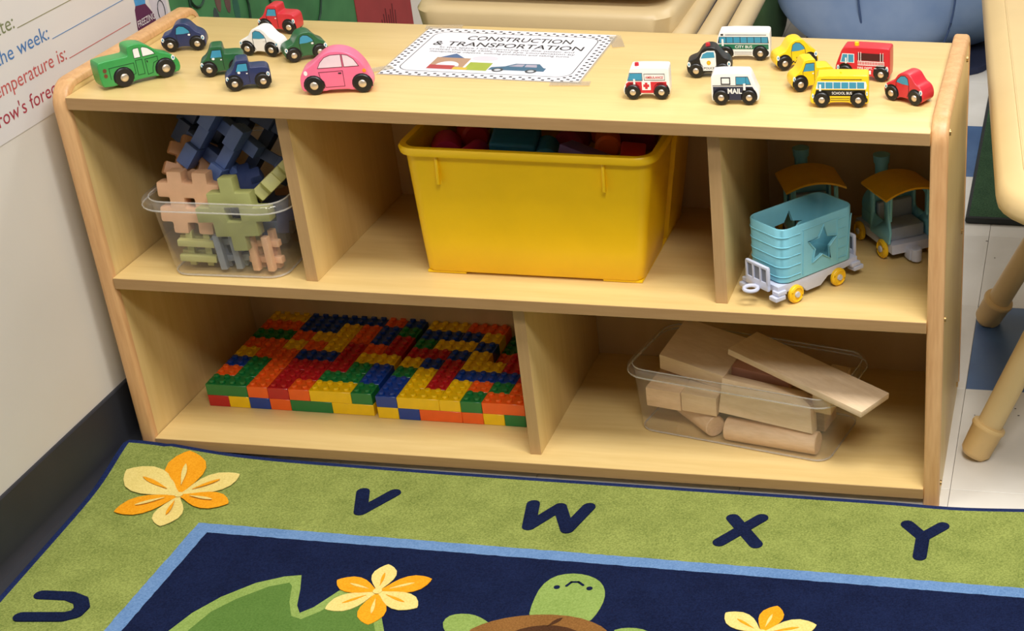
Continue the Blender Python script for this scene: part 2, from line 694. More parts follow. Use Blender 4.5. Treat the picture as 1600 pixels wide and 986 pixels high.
for key, (c, tips, ph) in FLW.items():
    fl = flat(circle(c[0], c[1], 0.006, 12), 0.0041, CREAM, 'flower_motif', rug)
    fl['label'] = {'f1': 'cream and orange flower woven in the green corner', 'f2': 'cream and orange flower woven beside the lily pad', 'f3': 'cream and orange flower woven right of the turtle'}[key]
    for k, t in enumerate(tips):
        org = (k + ph) % 2 == 0
        L = math.hypot(t[0] - c[0], t[1] - c[1])
        p = flat(petal_poly(c, t, L * 0.50), 0.0024 + 0.0003 * (k % 3), ORANGE if org else CREAM, 'petal', fl)
        e = (c[0] + (t[0] - c[0]) * .68, c[1] + (t[1] - c[1]) * .68)
        s0 = (c[0] + (t[0] - c[0]) * .22, c[1] + (t[1] - c[1]) * .22)
        q = flat(petal_poly(s0, e, L * 0.06), (0.0052 if key == 'f1' else 0.0031) + 0.0003 * (k % 3), CREAM if org else ORANGE, 'petal_vein', fl)

POL = {'leaf_out': [(0.234, -0.425), (0.2462, -0.3837), (0.2673, -0.3458), (0.2994, -0.3098), (0.3313, -0.2911), (0.3522, -0.2855), (0.3639, -0.3163), (0.3746, -0.3508), (0.3848, -0.3663), (0.3979, -0.3521), (0.4164, -0.3126), (0.436, -0.2956), (0.4782, -0.3307), (0.5084, -0.3904), (0.5267, -0.4461), (0.4605, -0.517), (0.3099, -0.5114), (0.2398, -0.4563)],
       'leaf_in': [(0.2584, -0.422), (0.2697, -0.378), (0.2901, -0.3472), (0.3201, -0.316), (0.3435, -0.3043), (0.3499, -0.3108), (0.3616, -0.3453), (0.377, -0.3742), (0.3922, -0.3792), (0.4101, -0.3603), (0.4279, -0.3299), (0.445, -0.3177), (0.4735, -0.3453), (0.4971, -0.3919), (0.5092, -0.4353), (0.4514, -0.496), (0.3168, -0.4917), (0.2678, -0.4527)],
       'head': [(0.6822, -0.3399), (0.6777, -0.3056), (0.678, -0.2696), (0.6886, -0.2462), (0.7078, -0.2364), (0.7299, -0.2366), (0.75, -0.2459), (0.7634, -0.2633), (0.7697, -0.2869), (0.7687, -0.3152), (0.7626, -0.3394), (0.7268, -0.3616)],
       'shell': [(0.6122, -0.3774), (0.632, -0.3559), (0.6609, -0.3399), (0.7003, -0.3294), (0.7429, -0.3295), (0.7759, -0.3418), (0.7942, -0.3571), (0.8153, -0.3967), (0.8119, -0.4603), (0.7528, -0.5042), (0.6611, -0.4917), (0.613, -0.4352)],
       'shell_in': [(0.6649, -0.3788), (0.6843, -0.3602), (0.7152, -0.3508), (0.7459, -0.3551), (0.7668, -0.3699), (0.7791, -0.4142), (0.7464, -0.4562), (0.694, -0.444)],
       'foot1': [(0.5763, -0.367), (0.5772, -0.3504), (0.5889, -0.342), (0.6083, -0.3409), (0.6253, -0.3485), (0.6403, -0.3603), (0.6258, -0.3877), (0.5936, -0.3918)],
       'foot2': [(0.7956, -0.3529), (0.8101, -0.3443), (0.8307, -0.3431), (0.8475, -0.3504), (0.8449, -0.3668), (0.8128, -0.3708)]}
leaf = flat(POL['leaf_out'], 0.0013, LEAFL, 'lily_pad_motif', rug)
flat(POL['leaf_in'], 0.0016, LEAFD, 'pad_centre', leaf)
tur = flat(chaikin(POL['head'], 1), 0.0013, LEAFL, 'turtle_motif', rug)
tur['label'] = 'green turtle with brown shell woven in the rug'
flat(chaikin(POL['shell'], 1), 0.0017, BROWN, 'shell', tur)
flat(chaikin(POL['shell_in'], 1), 0.0021, DBROWN, 'shell_plate', tur)
flat(petal_poly((0.712, -0.355), (0.7265, -0.3345), 0.006), 0.0021, DBROWN, 'shell_seam', tur)
flat(chaikin(POL['foot1'], 1), 0.0013, LEAFL, 'flipper', tur)
flat(chaikin(POL['foot2'], 1), 0.0013, LEAFL, 'flipper', tur)
for e in ((0.6999, -0.2698), (0.7436, -0.2672)):
    flat(circle(e[0], e[1], 0.0042, 12), 0.0018, NAVY, 'eye', tur)
mb = MB()
mo = [(0.7117, -0.2654), (0.716, -0.2561), (0.7253, -0.2549), (0.7332, -0.2612)]
for a, b in zip(mo[:-1], mo[1:]):
    stroke(mb, a, b, 0.0018, 0.0018)
mb.build('mouth', NAVY, tur, smooth=0)

# ================================================================ SHELF UNIT
ZT, ZM, ZB, TH = 0.5583, 0.2937, 0.0298, 0.0174
WI, YB = 1.16, 0.3513
TP = 0.0228
YP = 0.388
shelf = thing('storage_shelf', 'low maple storage shelf with five open compartments on the floor', 'shelf', (WI / 2, 0.19, 0))
SM = Matrix.Translation((-WI / 2, -0.19, 0))


def side_profile(inset):
    r, rb = 0.036 - inset, 0.030 - inset
    y0, y1, z0, z1 = inset, YP - inset, 0.0 + inset * 0, 0.5755 - inset
    p = [(y0, z0)]
    for k in range(7):
        a = R(180 - 90 * k / 6)
        p.append((y0 + r + r * math.cos(a), z1 - r + r * math.sin(a)))
    for k in range(7):
        a = R(90 - 90 * k / 6)
        p.append((y1 - rb + rb * math.cos(a), z1 - rb + rb * math.sin(a)))
    p.append((y1, z0))
    return p


for sx, x0, x1 in ((-1, -TP, 0.0), (1, WI, WI + TP)):
    mb = MB()
    mb.prism(side_profile(0.0095), x0 + 0.0012, x1 - 0.0012, 0, SM, axis='x')
    pn = mb.build('side_panel', MAPLE_V, shelf)
    mb = MB()
    o_, i_ = side_profile(0.0), side_profile(0.0100)
    e = 0.0042
    def ring(prof, x):
        return [(x, a, b) for a, b in prof]
    mid = side_profile(0.0014)
    loops = [ring(i_, x0), ring(side_profile(e), x0), ring(mid, x0 + 0.0014), ring(o_, x0 + e), ring(o_, x1 - e), ring(mid, x1 - 0.0014), ring(side_profile(e), x1), ring(i_, x1)]
    mb.loft(loops + [loops[0]], SM, cap0=False, cap1=False)
    # the ring is open along the floor: drop the faces that would close it there
    keep = [k for k, f in enumerate(mb.f) if not (sum(1 for q in f if mb.v[q].z < 1e-6) >= 4)]
    mb.f = [mb.f[k] for k in keep]
    mb.m = [0] * len(mb.f)
    mb.build('edge_band', EDGE, pn, smooth=50)
    fx = x1 if sx > 0 else x0
    for (yy, zz) in ((0.030, ZT - TH / 2), (0.030, ZM - TH / 2), (0.030, ZB - TH / 2 + .002), (0.33, ZT - TH / 2), (0.33, ZM - TH / 2), (0.33, ZB - TH / 2)):
        mb = MB()
        mb.cyl((fx - sx * 0.0016, yy, zz), (fx + sx * 0.0012, yy, zz), 0.0048, 0.0040, 14, SM)
        mb.cyl((fx + sx * 0.0012, yy, zz), (fx + sx * 0.0014, yy, zz), 0.0018, 0.0018, 8, SM)
        mb.build('screw_cap', pm('brass_screw', (196, 160, 104), 0.28, metal=0.9), pn)


def board(name, z, y1, mat=MAPLE, x0=0.0, x1=WI):
    mb = MB()
    mb.box(((x0 + x1) / 2, y1 / 2, z - TH / 2), (x1 - x0, y1, TH), 0.0012, SM, seg=2)
    o = mb.build(name, mat, shelf)
    mb = MB()
    mb.box(((x0 + x1) / 2, -0.0002, z - TH / 2), (x1 - x0 - .0004, 0.0008, TH - .0014), 0.0003, SM, seg=1)
    mb.build('edge_strip', STRIPW, o)
    return o


board('top_board', ZT, 0.3752)
board('middle_board', ZM, YB)
board('bottom_board', ZB, YB)
mb = MB()
mb.box((WI / 2, YB + 0.003, (ZT - TH + ZB - TH) / 2), (WI, 0.006, ZT - ZB), 0, SM)
mb.build('back_board', BACKM, shelf, smooth=0)
mb = MB()
mb.box((WI / 2, YB - 0.06, (ZB - TH) / 2), (WI, 0.012, ZB - TH), 0, SM)
mb.build('plinth_rail', pm('dark_plinth', (40, 38, 36), 0.8), shelf, smooth=0)
for xd, z0, z1 in ((0.2789, ZM, ZT - TH), (0.8675, ZM, ZT - TH), (0.5755, ZB, ZM - TH)):
    mb = MB()
    mb.box((xd + 0.0085, (0.0245 + YB) / 2, (z0 + z1) / 2), (0.0172, YB - 0.0245, z1 - z0), 0.0010, SM, seg=2)
    dv = mb.build('divider', MAPLE_V, shelf)
    mb = MB()
    mb.box((xd + 0.0085, 0.0243, (z0 + z1) / 2), (0.0166, 0.0008, z1 - z0 - .0004), 0.0003, SM, seg=1)
    mb.build('edge_strip', STRIPV, dv)

# ================================================================ TOY VEHICLES ON TOP
BLACK = pm('toy_black_paint', (20, 20, 22), 0.4, var=.15)
SILVER = pm('toy_steel_hub', (222, 206, 184), 0.32, metal=0.75)
WHITE = pm('toy_white_paint', (240, 240, 238), 0.38, var=.02)
GLASS = pm('toy_window_blue', (62, 150, 186), 0.35, var=.05)
LINE = pm('toy_dark_line', (24, 26, 34), 0.5)
paint = lambda k, c: pm('toy_paint_' + k, c, 0.36, var=.04, coat=.15)

CAR = [(-27, 4), (-30, 8), (-31, 14), (-29, 20), (-23, 23), (-16, 25), (-12, 31), (-8, 36), (-2, 38.5), (6, 38.5), (11, 36), (15, 31), (19, 26.5), (25, 24), (29, 20), (31, 13), (30, 7), (27, 4), (9, 4), (7, 6.5), (-7, 6.5), (-9, 4)]
PICK = [(-27, 4), (-29.5, 8), (-30, 14), (-27, 19.5), (-21, 23), (-17, 28), (-13, 36), (-10.5, 38.5), (1, 38.5), (3.2, 37.5), (3.8, 35), (4.2, 28.6), (6, 27.8), (22, 27.8), (27, 26), (29, 22), (29.5, 10), (28, 4), (9, 4), (7, 6.5), (-7, 6.5), (-9, 4)]
VAN = [(-28, 4), (-31, 7), (-31.5, 13), (-28, 19), (-25, 26), (-21.5, 36), (-19, 39), (26, 39), (29.5, 38), (30, 35), (30, 7), (28, 4), (9, 4), (7, 6.5), (-7, 6.5), (-9, 4)]
MAILV = [(-29, 4), (-31, 7), (-31, 31), (-30, 35), (-26, 39), (17, 39), (21, 37.5), (25, 29), (28, 21), (31.5, 15), (32, 8), (29, 4), (9, 4), (7, 6.5), (-7, 6.5), (-9, 4)]
BUS = [(-36, 4), (-39, 7), (-39, 14), (-36, 27), (-33.5, 36), (-30, 40), (34, 40), (38, 39), (38.5, 36), (38.5, 7), (36, 4), (14, 4), (12, 6), (-12, 6), (-14, 4)]
SBUS = [(-36, 4), (-39, 7), (-39, 13), (-36.5, 19), (-33, 27), (-30.5, 35), (-27, 39), (33, 39), (37, 38), (37.5, 35), (37.5, 7), (36, 4), (14, 4), (12, 6), (-12, 6), (-14, 4)]
FIRE = [(-34, 4), (-38, 7), (-38.5, 15), (-36, 22), (-33, 29), (-29.5, 37), (-25, 41), (33, 41), (36.5, 40), (37, 37), (37, 7), (35, 4), (14, 4), (12, 6), (-12, 6), (-14, 4)]
BIGPICK = [(-56, 4), (-59, 8), (-60, 20), (-60, 36), (-57, 39.5), (-22, 39.5), (-18, 40), (-17, 43), (-17, 50), (-14, 53.5), (-2, 53.5), (8, 51), (17, 44), (24, 36.5), (36, 32), (45, 27), (50, 18), (50, 9), (46, 4), (16, 4), (13, 5.5), (-13, 5.5), (-16, 4)]
BUG = [(-45, 4), (-48.5, 8), (-49, 18), (-47, 27), (-42, 34), (-33, 39), (-25, 45), (-17, 52.5), (-6, 57.5), (6, 58), (18, 55), (28, 48), (36, 37.5), (41, 26), (44.5, 13), (44, 7), (41, 4), (16, 4), (13, 5.5), (-13, 5.5), (-16, 4)]


ZS = [1.0]


def vehicle(name, label, cat, prof, color, loc, ang, wb, T=27, wr=9.8, hz=10.2, hubx=0.0, smooth_it=2, zs=1.0):
    """loc: the point on the table below the middle of the two near hubs; local x runs left to right along the near side, y goes in"""
    root = thing(name, label, cat, (loc[0], loc[1], ZT + 0.0003), R(ang), 'painted wooden toy vehicles on the shelf top')
    ZS[0] = zs
    p = [(x / 1000, z * zs / 1000) for x, z in chaikin([(a, b) for a, b in prof], smooth_it)]
    zmin = min(q[1] for q in p)
    mb = MB()
    mb.prism(p, 0.0012, 0.0012 + T / 1000, 0.0017, seg=3)
    root['T'] = T
    mb.build('body', color, root, smooth=40)
    for sx in (-1, 1):
        for side in (0, 1):
            y0 = -0.0012 if side == 0 else T / 1000 - 0.003
            y1 = y0 + 0.0066
            x = (sx * wb / 2 + hubx) / 1000
            mb = MB()
            mb.cyl((x, y0, hz / 1000), (x, y1, hz / 1000), wr / 1000, None, 22, bev=0.0012)
            w = mb.build('wheel', BLACK, root)
            yh = y0 if side == 0 else y1
            dy = -1 if side == 0 else 1
            rh = wr * 0.43 / 1000
            mb = MB()
            loops = []
            for q, (rf, hf) in enumerate(((1, 0), (0.95, .0006), (.7, .0013), (.35, .0017))):
                loops.append([(x + rh * rf * math.cos(2 * math.pi * k / 14), yh + dy * hf, hz / 1000 + rh * rf * math.sin(2 * math.pi * k / 14)) for k in range(14)])
            mb.loft(loops, cap0=True, cap1=True)
            mb.build('hub', SILVER, w, smooth=80)
    del root['T']
    return root


def dec(root, name, poly, mat, lift=0.25, parent=None):
    """paint on the near side: a thin plate lying on the body's side"""
    mb = MB()
    y = 0.0012 - lift / 1000
    mb.prism([(a / 1000, b * ZS[0] / 1000) for a, b in poly], y, 0.0014, 0)
    return mb.build(name, mat, parent or root, smooth=0)


def lines(root, segs, w=0.5, mat=None, lift=0.3, name='painted_line'):
    mb = MB()
    for a, b in segs:
        d = Vector((b[0] - a[0], b[1] - a[1]))
        if d.length < 1e-6:
            continue
        d.normalize()
        n_ = Vector((-d.y, d.x)) * w / 2
        e = d * w / 2
        q = [(a[0] - e.x + n_.x, a[1] - e.y + n_.y), (b[0] + e.x + n_.x, b[1] + e.y + n_.y), (b[0] + e.x - n_.x, b[1] + e.y - n_.y), (a[0] - e.x - n_.x, a[1] - e.y - n_.y)]
        mb.prism([(s / 1000, t * ZS[0] / 1000) for s, t in q], 0.0012 - lift / 1000, 0.0013, 0)
    return mb.build(name, mat or LINE, root, smooth=0)


def poly_lines(pts, closed=False):
    r = list(zip(pts[:-1], pts[1:]))
    if closed:
        r.append((pts[-1], pts[0]))
    return r


def words(root, s, x, z, w, h, mat, lift=0.4, bold=0.01):
    me = text_mesh(s, w / 1000, h / 1000, mat, bold=bold)
    o = link('lettering', me, root)
    o.location = (x / 1000, 0.0012 - lift / 1000, z * ZS[0] / 1000)
    o['label'] = 'painted lettering reading ' + s
    return o


def rect(x0, x1, z0, z1):
    return [(x0, z0), (x1, z0), (x1, z1), (x0, z1)]


def lamp_spot(root, x, z, r=2.6, ry=3.4, col_=None, name='headlight'):
    o = dec(root, name, circle(x, z, r, 12, ry), col_ or WHITE, 0.3)
    dec(root, 'lamp_ring', circle(x, z, r * .45, 10, ry * .5), GLASS, 0.45, o)
    return o


def arches(root, wb, r=11.0, hz=10.0, mat=None):
    for sx in (-1, 1):
        dec(root, 'wheel_arch', [(sx * wb / 2 + r * math.cos(R(a)), max(4.5, hz + r * math.sin(R(a)))) for a in range(-20, 201, 20)], mat or BLACK, 0.2)


def car(name, label, color, loc, ang, win=GLASS, flip=1, lampc=None, mirror=None, zs=1.04):
    o = vehicle(name, label, 'toy car', CAR, color, loc, ang, 36.6, zs=zs)
    arches(o, 36.6)
    wpoly = [(-8, 24), (-6, 32), (-2, 34.5), (4, 33.5), (9, 29), (11, 25.5), (2, 24)]
    wpoly = [(x * flip, z) for x, z in wpoly]
    dec(o, 'window', wpoly, win, 0.3)
    lines(o, poly_lines([(flip * x, z) for x, z in ((-8.3, 24), (-6.4, 32.3), (-2, 35), (4.3, 34), (9.5, 29.3), (11.5, 25.3), (12, 18), (9, 9))] ) + poly_lines([(flip * x, z) for x, z in ((-8.3, 24), (-8, 14), (-6, 9))]), 0.55)
    lamp_spot(o, -27.5, 17, 2.2, 3.2, lampc)
    lamp_spot(o, 27, 17.5, 2.4, 3.4, lampc)
    dec(o, 'mirror', circle(flip * 9.5, 22.5, 1.8, 10, 1.3), mirror or WHITE, 0.6)
    return o


def pickup(name, label, color, loc, ang, mirror=None, zs=1.07):
    o = vehicle(name, label, 'toy truck', PICK, color, loc, ang, 36.6, zs=zs)
    arches(o, 36.6)
    dec(o, 'window', [(-14, 24.5), (-10, 33.5), (1, 33.5), (1, 24.5)], GLASS, 0.3)
    lines(o, poly_lines([(-14.5, 24), (-10.4, 34), (1.5, 34), (1.5, 9)]) + poly_lines([(-14.5, 24), (-14, 17)]), 0.55)
    lamp_spot(o, -26.5, 16, 2.0, 3.2)
    lamp_spot(o, 26, 18, 2.2, 3.2)
    dec(o, 'mirror', circle(-10.5, 23, 1.9, 10, 1.5), mirror or WHITE, 0.6)
    dec(o, 'door_handle', rect(-1.6, 0.4, 20.6, 21.8), WHITE, 0.5)
    return o


NAVYP = paint('navy', (38, 50, 94))
DGREEN = paint('dark_green', (38, 96, 58))
REDP = paint('red', (206, 44, 58))
YELP = paint('yellow', (246, 208, 30))

# --- left group
o = vehicle('toy_pickup_truck', 'largest toy pickup, bright green, at the left end of the shelf top', 'toy truck', BIGPICK, paint('bright_green', (56, 154, 76)), (0.0798, 0.0717), 51, 57.7, T=26, wr=13.0, hz=13.2, smooth_it=1)
arches(o, 57.7, 14.2, 13.2)
dec(o, 'window', [(-9.5, 35.5), (-9.5, 46), (-8, 47.5), (-2, 47.5), (-1.5, 35.5)], WHITE, .3)
dec(o, 'window', [(2, 35.5), (2, 46.5), (4, 47.5), (10, 45), (16, 39.5), (18, 35.8)], WHITE, .3)
DKG = pm('toy_green_outline', (18, 84, 44), .5)
lines(o, poly_lines([(-9, 12), (-9, 32), (0, 32), (0, 12)], True) + poly_lines([(4, 10), (4, 31), (21, 31.5), (21, 26), (15, 24), (12, 17), (11, 11)], True) + poly_lines([(-46, 14), (-46, 29), (-12, 29.5), (-12, 15), (-15, 14)]), .8, DKG)
lines(o, poly_lines([(-9.9, 35), (-9.9, 46.3), (-8, 48), (-1.6, 48), (-1.1, 35)], True) + poly_lines([(1.6, 35), (1.6, 46.8), (4, 48), (10.4, 45.4), (16.6, 39.7), (18.6, 35.3)], True), .6, DKG)
lamp_spot(o, 42, 25, 2.6, 3.6)
for zz in (20, 27):
    dec(o, 'tail_lamp', circle(-52, zz, 2.6, 10, 3.0), pm('toy_tail_brown', (112, 66, 40), .5), .3)
dec(o, 'door_handle', circle(6.4, 27.5, .8, 8, 1.6), LINE, .4)

car('toy_car', 'navy toy car beside the left end panel, behind the green pickup', NAVYP, (0.0666, 0.207), 20, lampc=None)
pickup('toy_pickup_truck', 'dark green toy pickup half hidden behind the navy pickup', DGREEN, (0.1735, 0.109), 24)
pickup('toy_pickup_truck', 'navy toy pickup in front of the dark green pickup', NAVYP, (0.2351, 0.0571), 27)
car('toy_car', 'white toy car between the red pickup and the dark green car', WHITE, (0.185, 0.1976), -3)
car('toy_car', 'dark green toy car touching the white car', DGREEN, (0.2609, 0.1872), 36)
pickup('toy_pickup_truck', 'red toy pickup at the back edge of the shelf top', REDP, (0.1640, 0.303), 1, REDP)

PINK = paint('pink', (240, 114, 150))
o = vehicle('toy_beetle_car', 'pink rounded toy car beside the printed sign', 'toy car', BUG, PINK, (0.3617, 0.0562), 16, 62.7, T=30, wr=12.5, hz=12.8)
arches(o, 62.7, 13.6, 12.8)
PKW = pm('toy_pale_pink_window', (240, 214, 224), .35)
dec(o, 'window', [(-23, 36), (-19, 43), (-13, 49), (-5, 52), (8, 52.5), (8, 36.5)], PKW, .3)
dec(o, 'window', [(11, 36.5), (10.5, 52.3), (17, 51), (24, 45.5), (29, 37)], PKW, .3)
DPK = pm('toy_pink_outline', (96, 34, 52), .5)
lines(o, poly_lines([(-23.6, 35.5), (-19.4, 43.2), (-13.2, 49.6), (-5, 52.6), (8.6, 53.1), (8.6, 36)], True) + poly_lines([(10.5, 36), (10, 52.9), (17.2, 51.6), (24.5, 45.8), (29.8, 36.5)], True) + poly_lines([(-23, 30), (8, 31), (8, 10), (-17, 9.5), (-18, 17), (-22, 22)], True), .6, DPK)
dec(o, 'headlight', circle(-40, 29.5, 2.4, 12, 3.2), WHITE, .4)
dec(o, 'tail_lamp', circle(36, 30, 2.6, 12, 2.6), pm('toy_orange_spot', (240, 150, 40), .4), .4)
dec(o, 'door_handle', rect(2, 6, 27, 28.6), LINE, .5)

# --- right group
RED = paint('signal_red', (204, 36, 52))
NAVB = paint('mail_navy', (34, 40, 66))
o = vehicle('toy_ambulance', 'white and red toy ambulance at the front of the right group', 'toy van', VAN, WHITE, (0.7774, 0.0814), 7, 37.8, smooth_it=1, zs=1.11)
dec(o, 'painted_band', [(-27, 8), (-27.5, 19), (-24, 21.5), (26, 21.5), (26, 8)], RED, .2)
arches(o, 37.8)
dec(o, 'window', [(-24.5, 23.5), (-21.5, 31.5), (-6, 31.5), (-6, 23.5)], GLASS, .3)
lines(o, poly_lines([(-25, 23), (-22, 32), (-5.5, 32), (-5.5, 23)], True) + poly_lines(rect(-3, 24, 23.5, 31), True), .45)
words(o, 'AMBULANCE', -1.5, 25.5, 23.5, 3.2, RED)
dec(o, 'cross_panel', rect(-6.5, 5, 11.5, 22), WHITE, .35)
dec(o, 'red_cross', rect(-4.6, 3.1, 15.2, 18.4), RED, .5)
dec(o, 'red_cross', rect(-2.4, .9, 13, 20.6), RED, .55)
dec(o, 'mirror', rect(-17.5, -15, 18.5, 25), WHITE, .8)
mb = MB(); mb.cyl((-.0125, .010, .0425), (-.0125, .010, .0470), .0030, .0028, 12); mb.build('beacon', RED, o)

o = vehicle('toy_mail_van', 'white toy van lettered MAIL in front of the police car', 'toy van', MAILV, WHITE, (0.897, 0.0734), 7, 36.6, smooth_it=1, zs=1.11)
dec(o, 'painted_band', [(-28.5, 6), (-28.5, 22), (23, 22), (27.5, 15), (27.5, 6)], NAVB, .2)
arches(o, 36.6)
lines(o, [((-28.5, 23.4), (14, 23.4))], .7)
dec(o, 'window', rect(-18, -5.5, 24.5, 33.5), LINE, .25)
dec(o, 'window_pane', rect(-16.6, -6.9, 25.9, 32.1), WHITE, .4)
dec(o, 'window', [(2, 25), (2, 33.5), (17, 33.5), (20.5, 25)], GLASS, .3)
lines(o, poly_lines([(1.6, 24.6), (1.6, 34), (17.3, 34), (21, 24.6)], True) + [((14.5, 25), (14.5, 33.5))], .5)
words(o, 'MAIL', -9.5, 14.0, 18.5, 6.6, WHITE, bold=.03)
dec(o, 'mirror', rect(11, 14, 18, 26), WHITE, .8)

o = car('toy_police_car', 'black toy police car with white door behind the mail van', BLACK, (0.8408, 0.178), 8, zs=1.10)
for ch in list(o.children):
    if ch.name.startswith(('window', 'painted_line')):
        bpy.data.objects.remove(ch)
dec(o, 'door', [(-9, 9), (-11, 16), (-12.5, 24), (-9, 31), (-2, 34), (8, 34), (9.5, 30), (9.5, 9)], WHITE, .2)
dec(o, 'window', [(-11, 24.5), (-8, 30), (-2, 32.5), (7, 32.5), (8, 25.5)], GLASS, .35)
dec(o, 'badge', circle(-.5, 19, 3.0, 8), pm('toy_gold_badge', (226, 176, 36), .4), .35)
dec(o, 'badge_centre', circle(-.5, 19, 1.2, 8), YELP, .45)
words(o, 'POLICE', -7, 11, 14, 3.0, LINE)
mb = MB(); mb.cyl((-.001, .010, .0410), (-.001, .010, .0460), .0034, .0030, 12); mb.build('beacon', RED, o)
for ch in o.children:
    if ch.name.startswith('mirror'):
        ch.location.x = -0.019

o = vehicle('toy_city_bus', 'white and green toy bus lettered CITY BUS at the back edge', 'toy bus', BUS, WHITE, (0.8722, 0.2580), 6, 48.5, smooth_it=1, zs=1.03)
dec(o, 'painted_band', rect(-34, 36, 15.5, 22.5), paint('bus_green', (30, 112, 84)), .2)
arches(o, 48.5)
dec(o, 'window_strip', [(-35, 23.8), (-33, 32.6), (35.5, 32.6), (36.5, 23.8)], LINE, .2)
for k in range(7):
    x0 = -32.6 + k * 9.8
    dec(o, 'window', rect(x0, x0 + 8.9, 24.4, 32), GLASS, .35)
lines(o, [((-24, 35.2), (33, 35.2))], .6)
lines(o, [((-12, 9.0), (12, 9.0)), ((-12, 11.5), (12, 11.5))], .35)
dec(o, 'vent', rect(-30.5, -27, 34.2, 36.4), LINE, .3)
words(o, 'CITY BUS', -11, 17.2, 24, 3.8, WHITE)
dec(o, 'mirror', rect(-29.6, -26.8, 20, 29.5), WHITE, .8)
dec(o, 'tail_pipe', circle(34.5, 10.5, 1.9, 10, 3), BLACK, .4)

o = car('toy_taxi', 'yellow toy taxi car with checker stripe behind the yellow pickup', YELP, (0.9545, 0.2285), 27, mirror=YELP, zs=1.08)
cm = MB()
for k in range(8):
    cm.prism([(x / 1000, z * ZS[0] / 1000) for x, z in rect(-9 + 2.4 * k, -6.6 + 2.4 * k, 8.4 + (k % 2) * 1.6, 10 + (k % 2) * 1.6)], .0008, .0013, 0)
cm.build('checker_stripe', LINE, o, smooth=0)
words(o, 'TAXI', -2, 14, 8, 2.2, LINE)

pickup('toy_pickup_truck', 'yellow toy pickup partly hidden by the school bus', YELP, (0.9905, 0.1425), 25, YELP, zs=1.11)

o = vehicle('toy_fire_engine', 'red toy fire engine with white ladder between the taxi and red car', 'toy truck', FIRE, RED, (1.0503, 0.190), -4, 49.8, smooth_it=1, zs=1.12)
arches(o, 49.8)
dec(o, 'window_frame', [(-31.5, 21.5), (-28.5, 32.5), (-12, 32.5), (-12, 21.5)], WHITE, .2)
dec(o, 'window', [(-30.3, 22.3), (-27.8, 31.7), (-21.5, 31.7), (-21.5, 22.3)], GLASS, .35)
dec(o, 'window', rect(-20.3, -13, 22.3, 31.7), GLASS, .35)
dec(o, 'hose_bay', rect(-7.5, 28.5, 25.2, 34), pm('toy_dark_red', (70, 20, 26), .5), .2)
lm = [((-7, 24), (29, 24)), ((-7, 19.4), (29, 19.4))] + [((-6.5 + 2.2 * k, 19.4), (-6.5 + 2.2 * k, 24)) for k in range(17)] + [((-6, 24), (-6, 35)), ((-3, 24), (-3, 35)), ((24, 24), (24, 35)), ((27.5, 24), (27.5, 35))]
lines(o, lm, .75, WHITE, .4, 'ladder')
words(o, 'FIRE DEPT.', -7.5, 14.5, 21, 3.2, WHITE)
lines(o, [((16 + 4.5 * k, 16), (18 + 4.5 * k, 16)) for k in range(3)], .9, WHITE)
dec(o, 'plate', rect(-7, 11, 8.5, 13), WHITE, .3)
lamp_spot(o, 33, 15.5, 2, 3.6)
lamp_spot(o, -34.5, 15, 1.8, 3.2)
dec(o, 'mirror', rect(-24.6, -22.6, 20.5, 27.5), WHITE, .8)
mb = MB(); mb.cyl((-.010, .010, .0450), (-.010, .010, .0500), .0034, .0030, 12); mb.build('beacon', YELP, o)

o = vehicle('toy_school_bus', 'yellow toy bus lettered SCHOOL BUS at the front right', 'toy bus', SBUS, YELP, (1.0345, 0.0798), 6, 47.6, smooth_it=1, zs=1.10)
dec(o, 'painted_band', [(-33, 14), (-31, 21.3), (33, 21.3), (33, 14)], BLACK, .2)
arches(o, 47.6)
dec(o, 'window_strip', [(-31.5, 22.3), (-29, 31.4), (33.5, 31.4), (35, 27), (34, 22.3)], WHITE, .2)
for k in range(6):
    x0 = -28.8 + k * 10.2
    dec(o, 'window', rect(x0, x0 + 9.2, 23.2, 30.6), GLASS, .35)
lines(o, [((-24, 34), (28, 34))], .7)
lines(o, [((-12, 8.8), (12, 8.8)), ((-12, 11.2), (12, 11.2))], .5)
words(o, 'SCHOOL BUS', -10.5, 16.0, 26, 3.5, WHITE)
dec(o, 'mirror', rect(-27, -24.4, 20, 28), WHITE, .8)
lamp_spot(o, -35.3, 14, 1.4, 3)
lamp_spot(o, 35, 17, 1.2, 2.8)
dec(o, 'tail_pipe', circle(34.2, 9, 1.9, 10, 2.8), BLACK, .4)
mb = MB(); mb.cyl((.001, .011, .0423), (.001, .011, .0447), .0016, .0014, 10); mb.build('roof_knob', YELP, o)

car('toy_car', 'red toy car at the right end of the shelf top', REDP, (1.1138, 0.1072), -28, flip=-1, mirror=REDP)

# ================================================================ PRINTED SIGN
sign = thing('printed_sign', 'laminated paper sign reading construction and transportation taped to the shelf top', 'sign', (0.3815, 0.1425, ZT + 0.0002), R(-1.2))
SW, SH = 0.2860, 0.2150
SX = Matrix(((1, -0.035, 0, 0), (0, 1, 0, 0), (0, 0, 1, 0), (0, 0, 0, 1)))
mb = MB()
mb.box((SW / 2, SH / 2, 0.0003), (SW + .006, SH + .006, 0.0004), 0.0001, SX, seg=1)
mb.build('laminate', clear_plastic('laminate_film', (.97, .97, .97), .10), sign, smooth=0)
mb = MB()
mb.box((SW / 2, SH / 2, 0.0007), (SW, SH, 0.0003), 0, SX)
mb.build('paper', pm('sign_paper', (236, 234, 240), .3, var=.02, scale=20, coat=.3), sign, smooth=0)
INK = pm('black_ink', (26, 26, 30), .5)
BLANK = pm('sign_inner_paper', (234, 234, 242), .3, var=.02, scale=20, coat=.3)
mb = MB()
step = 0.0068
nx, ny = int(SW / step), int(SH / step)
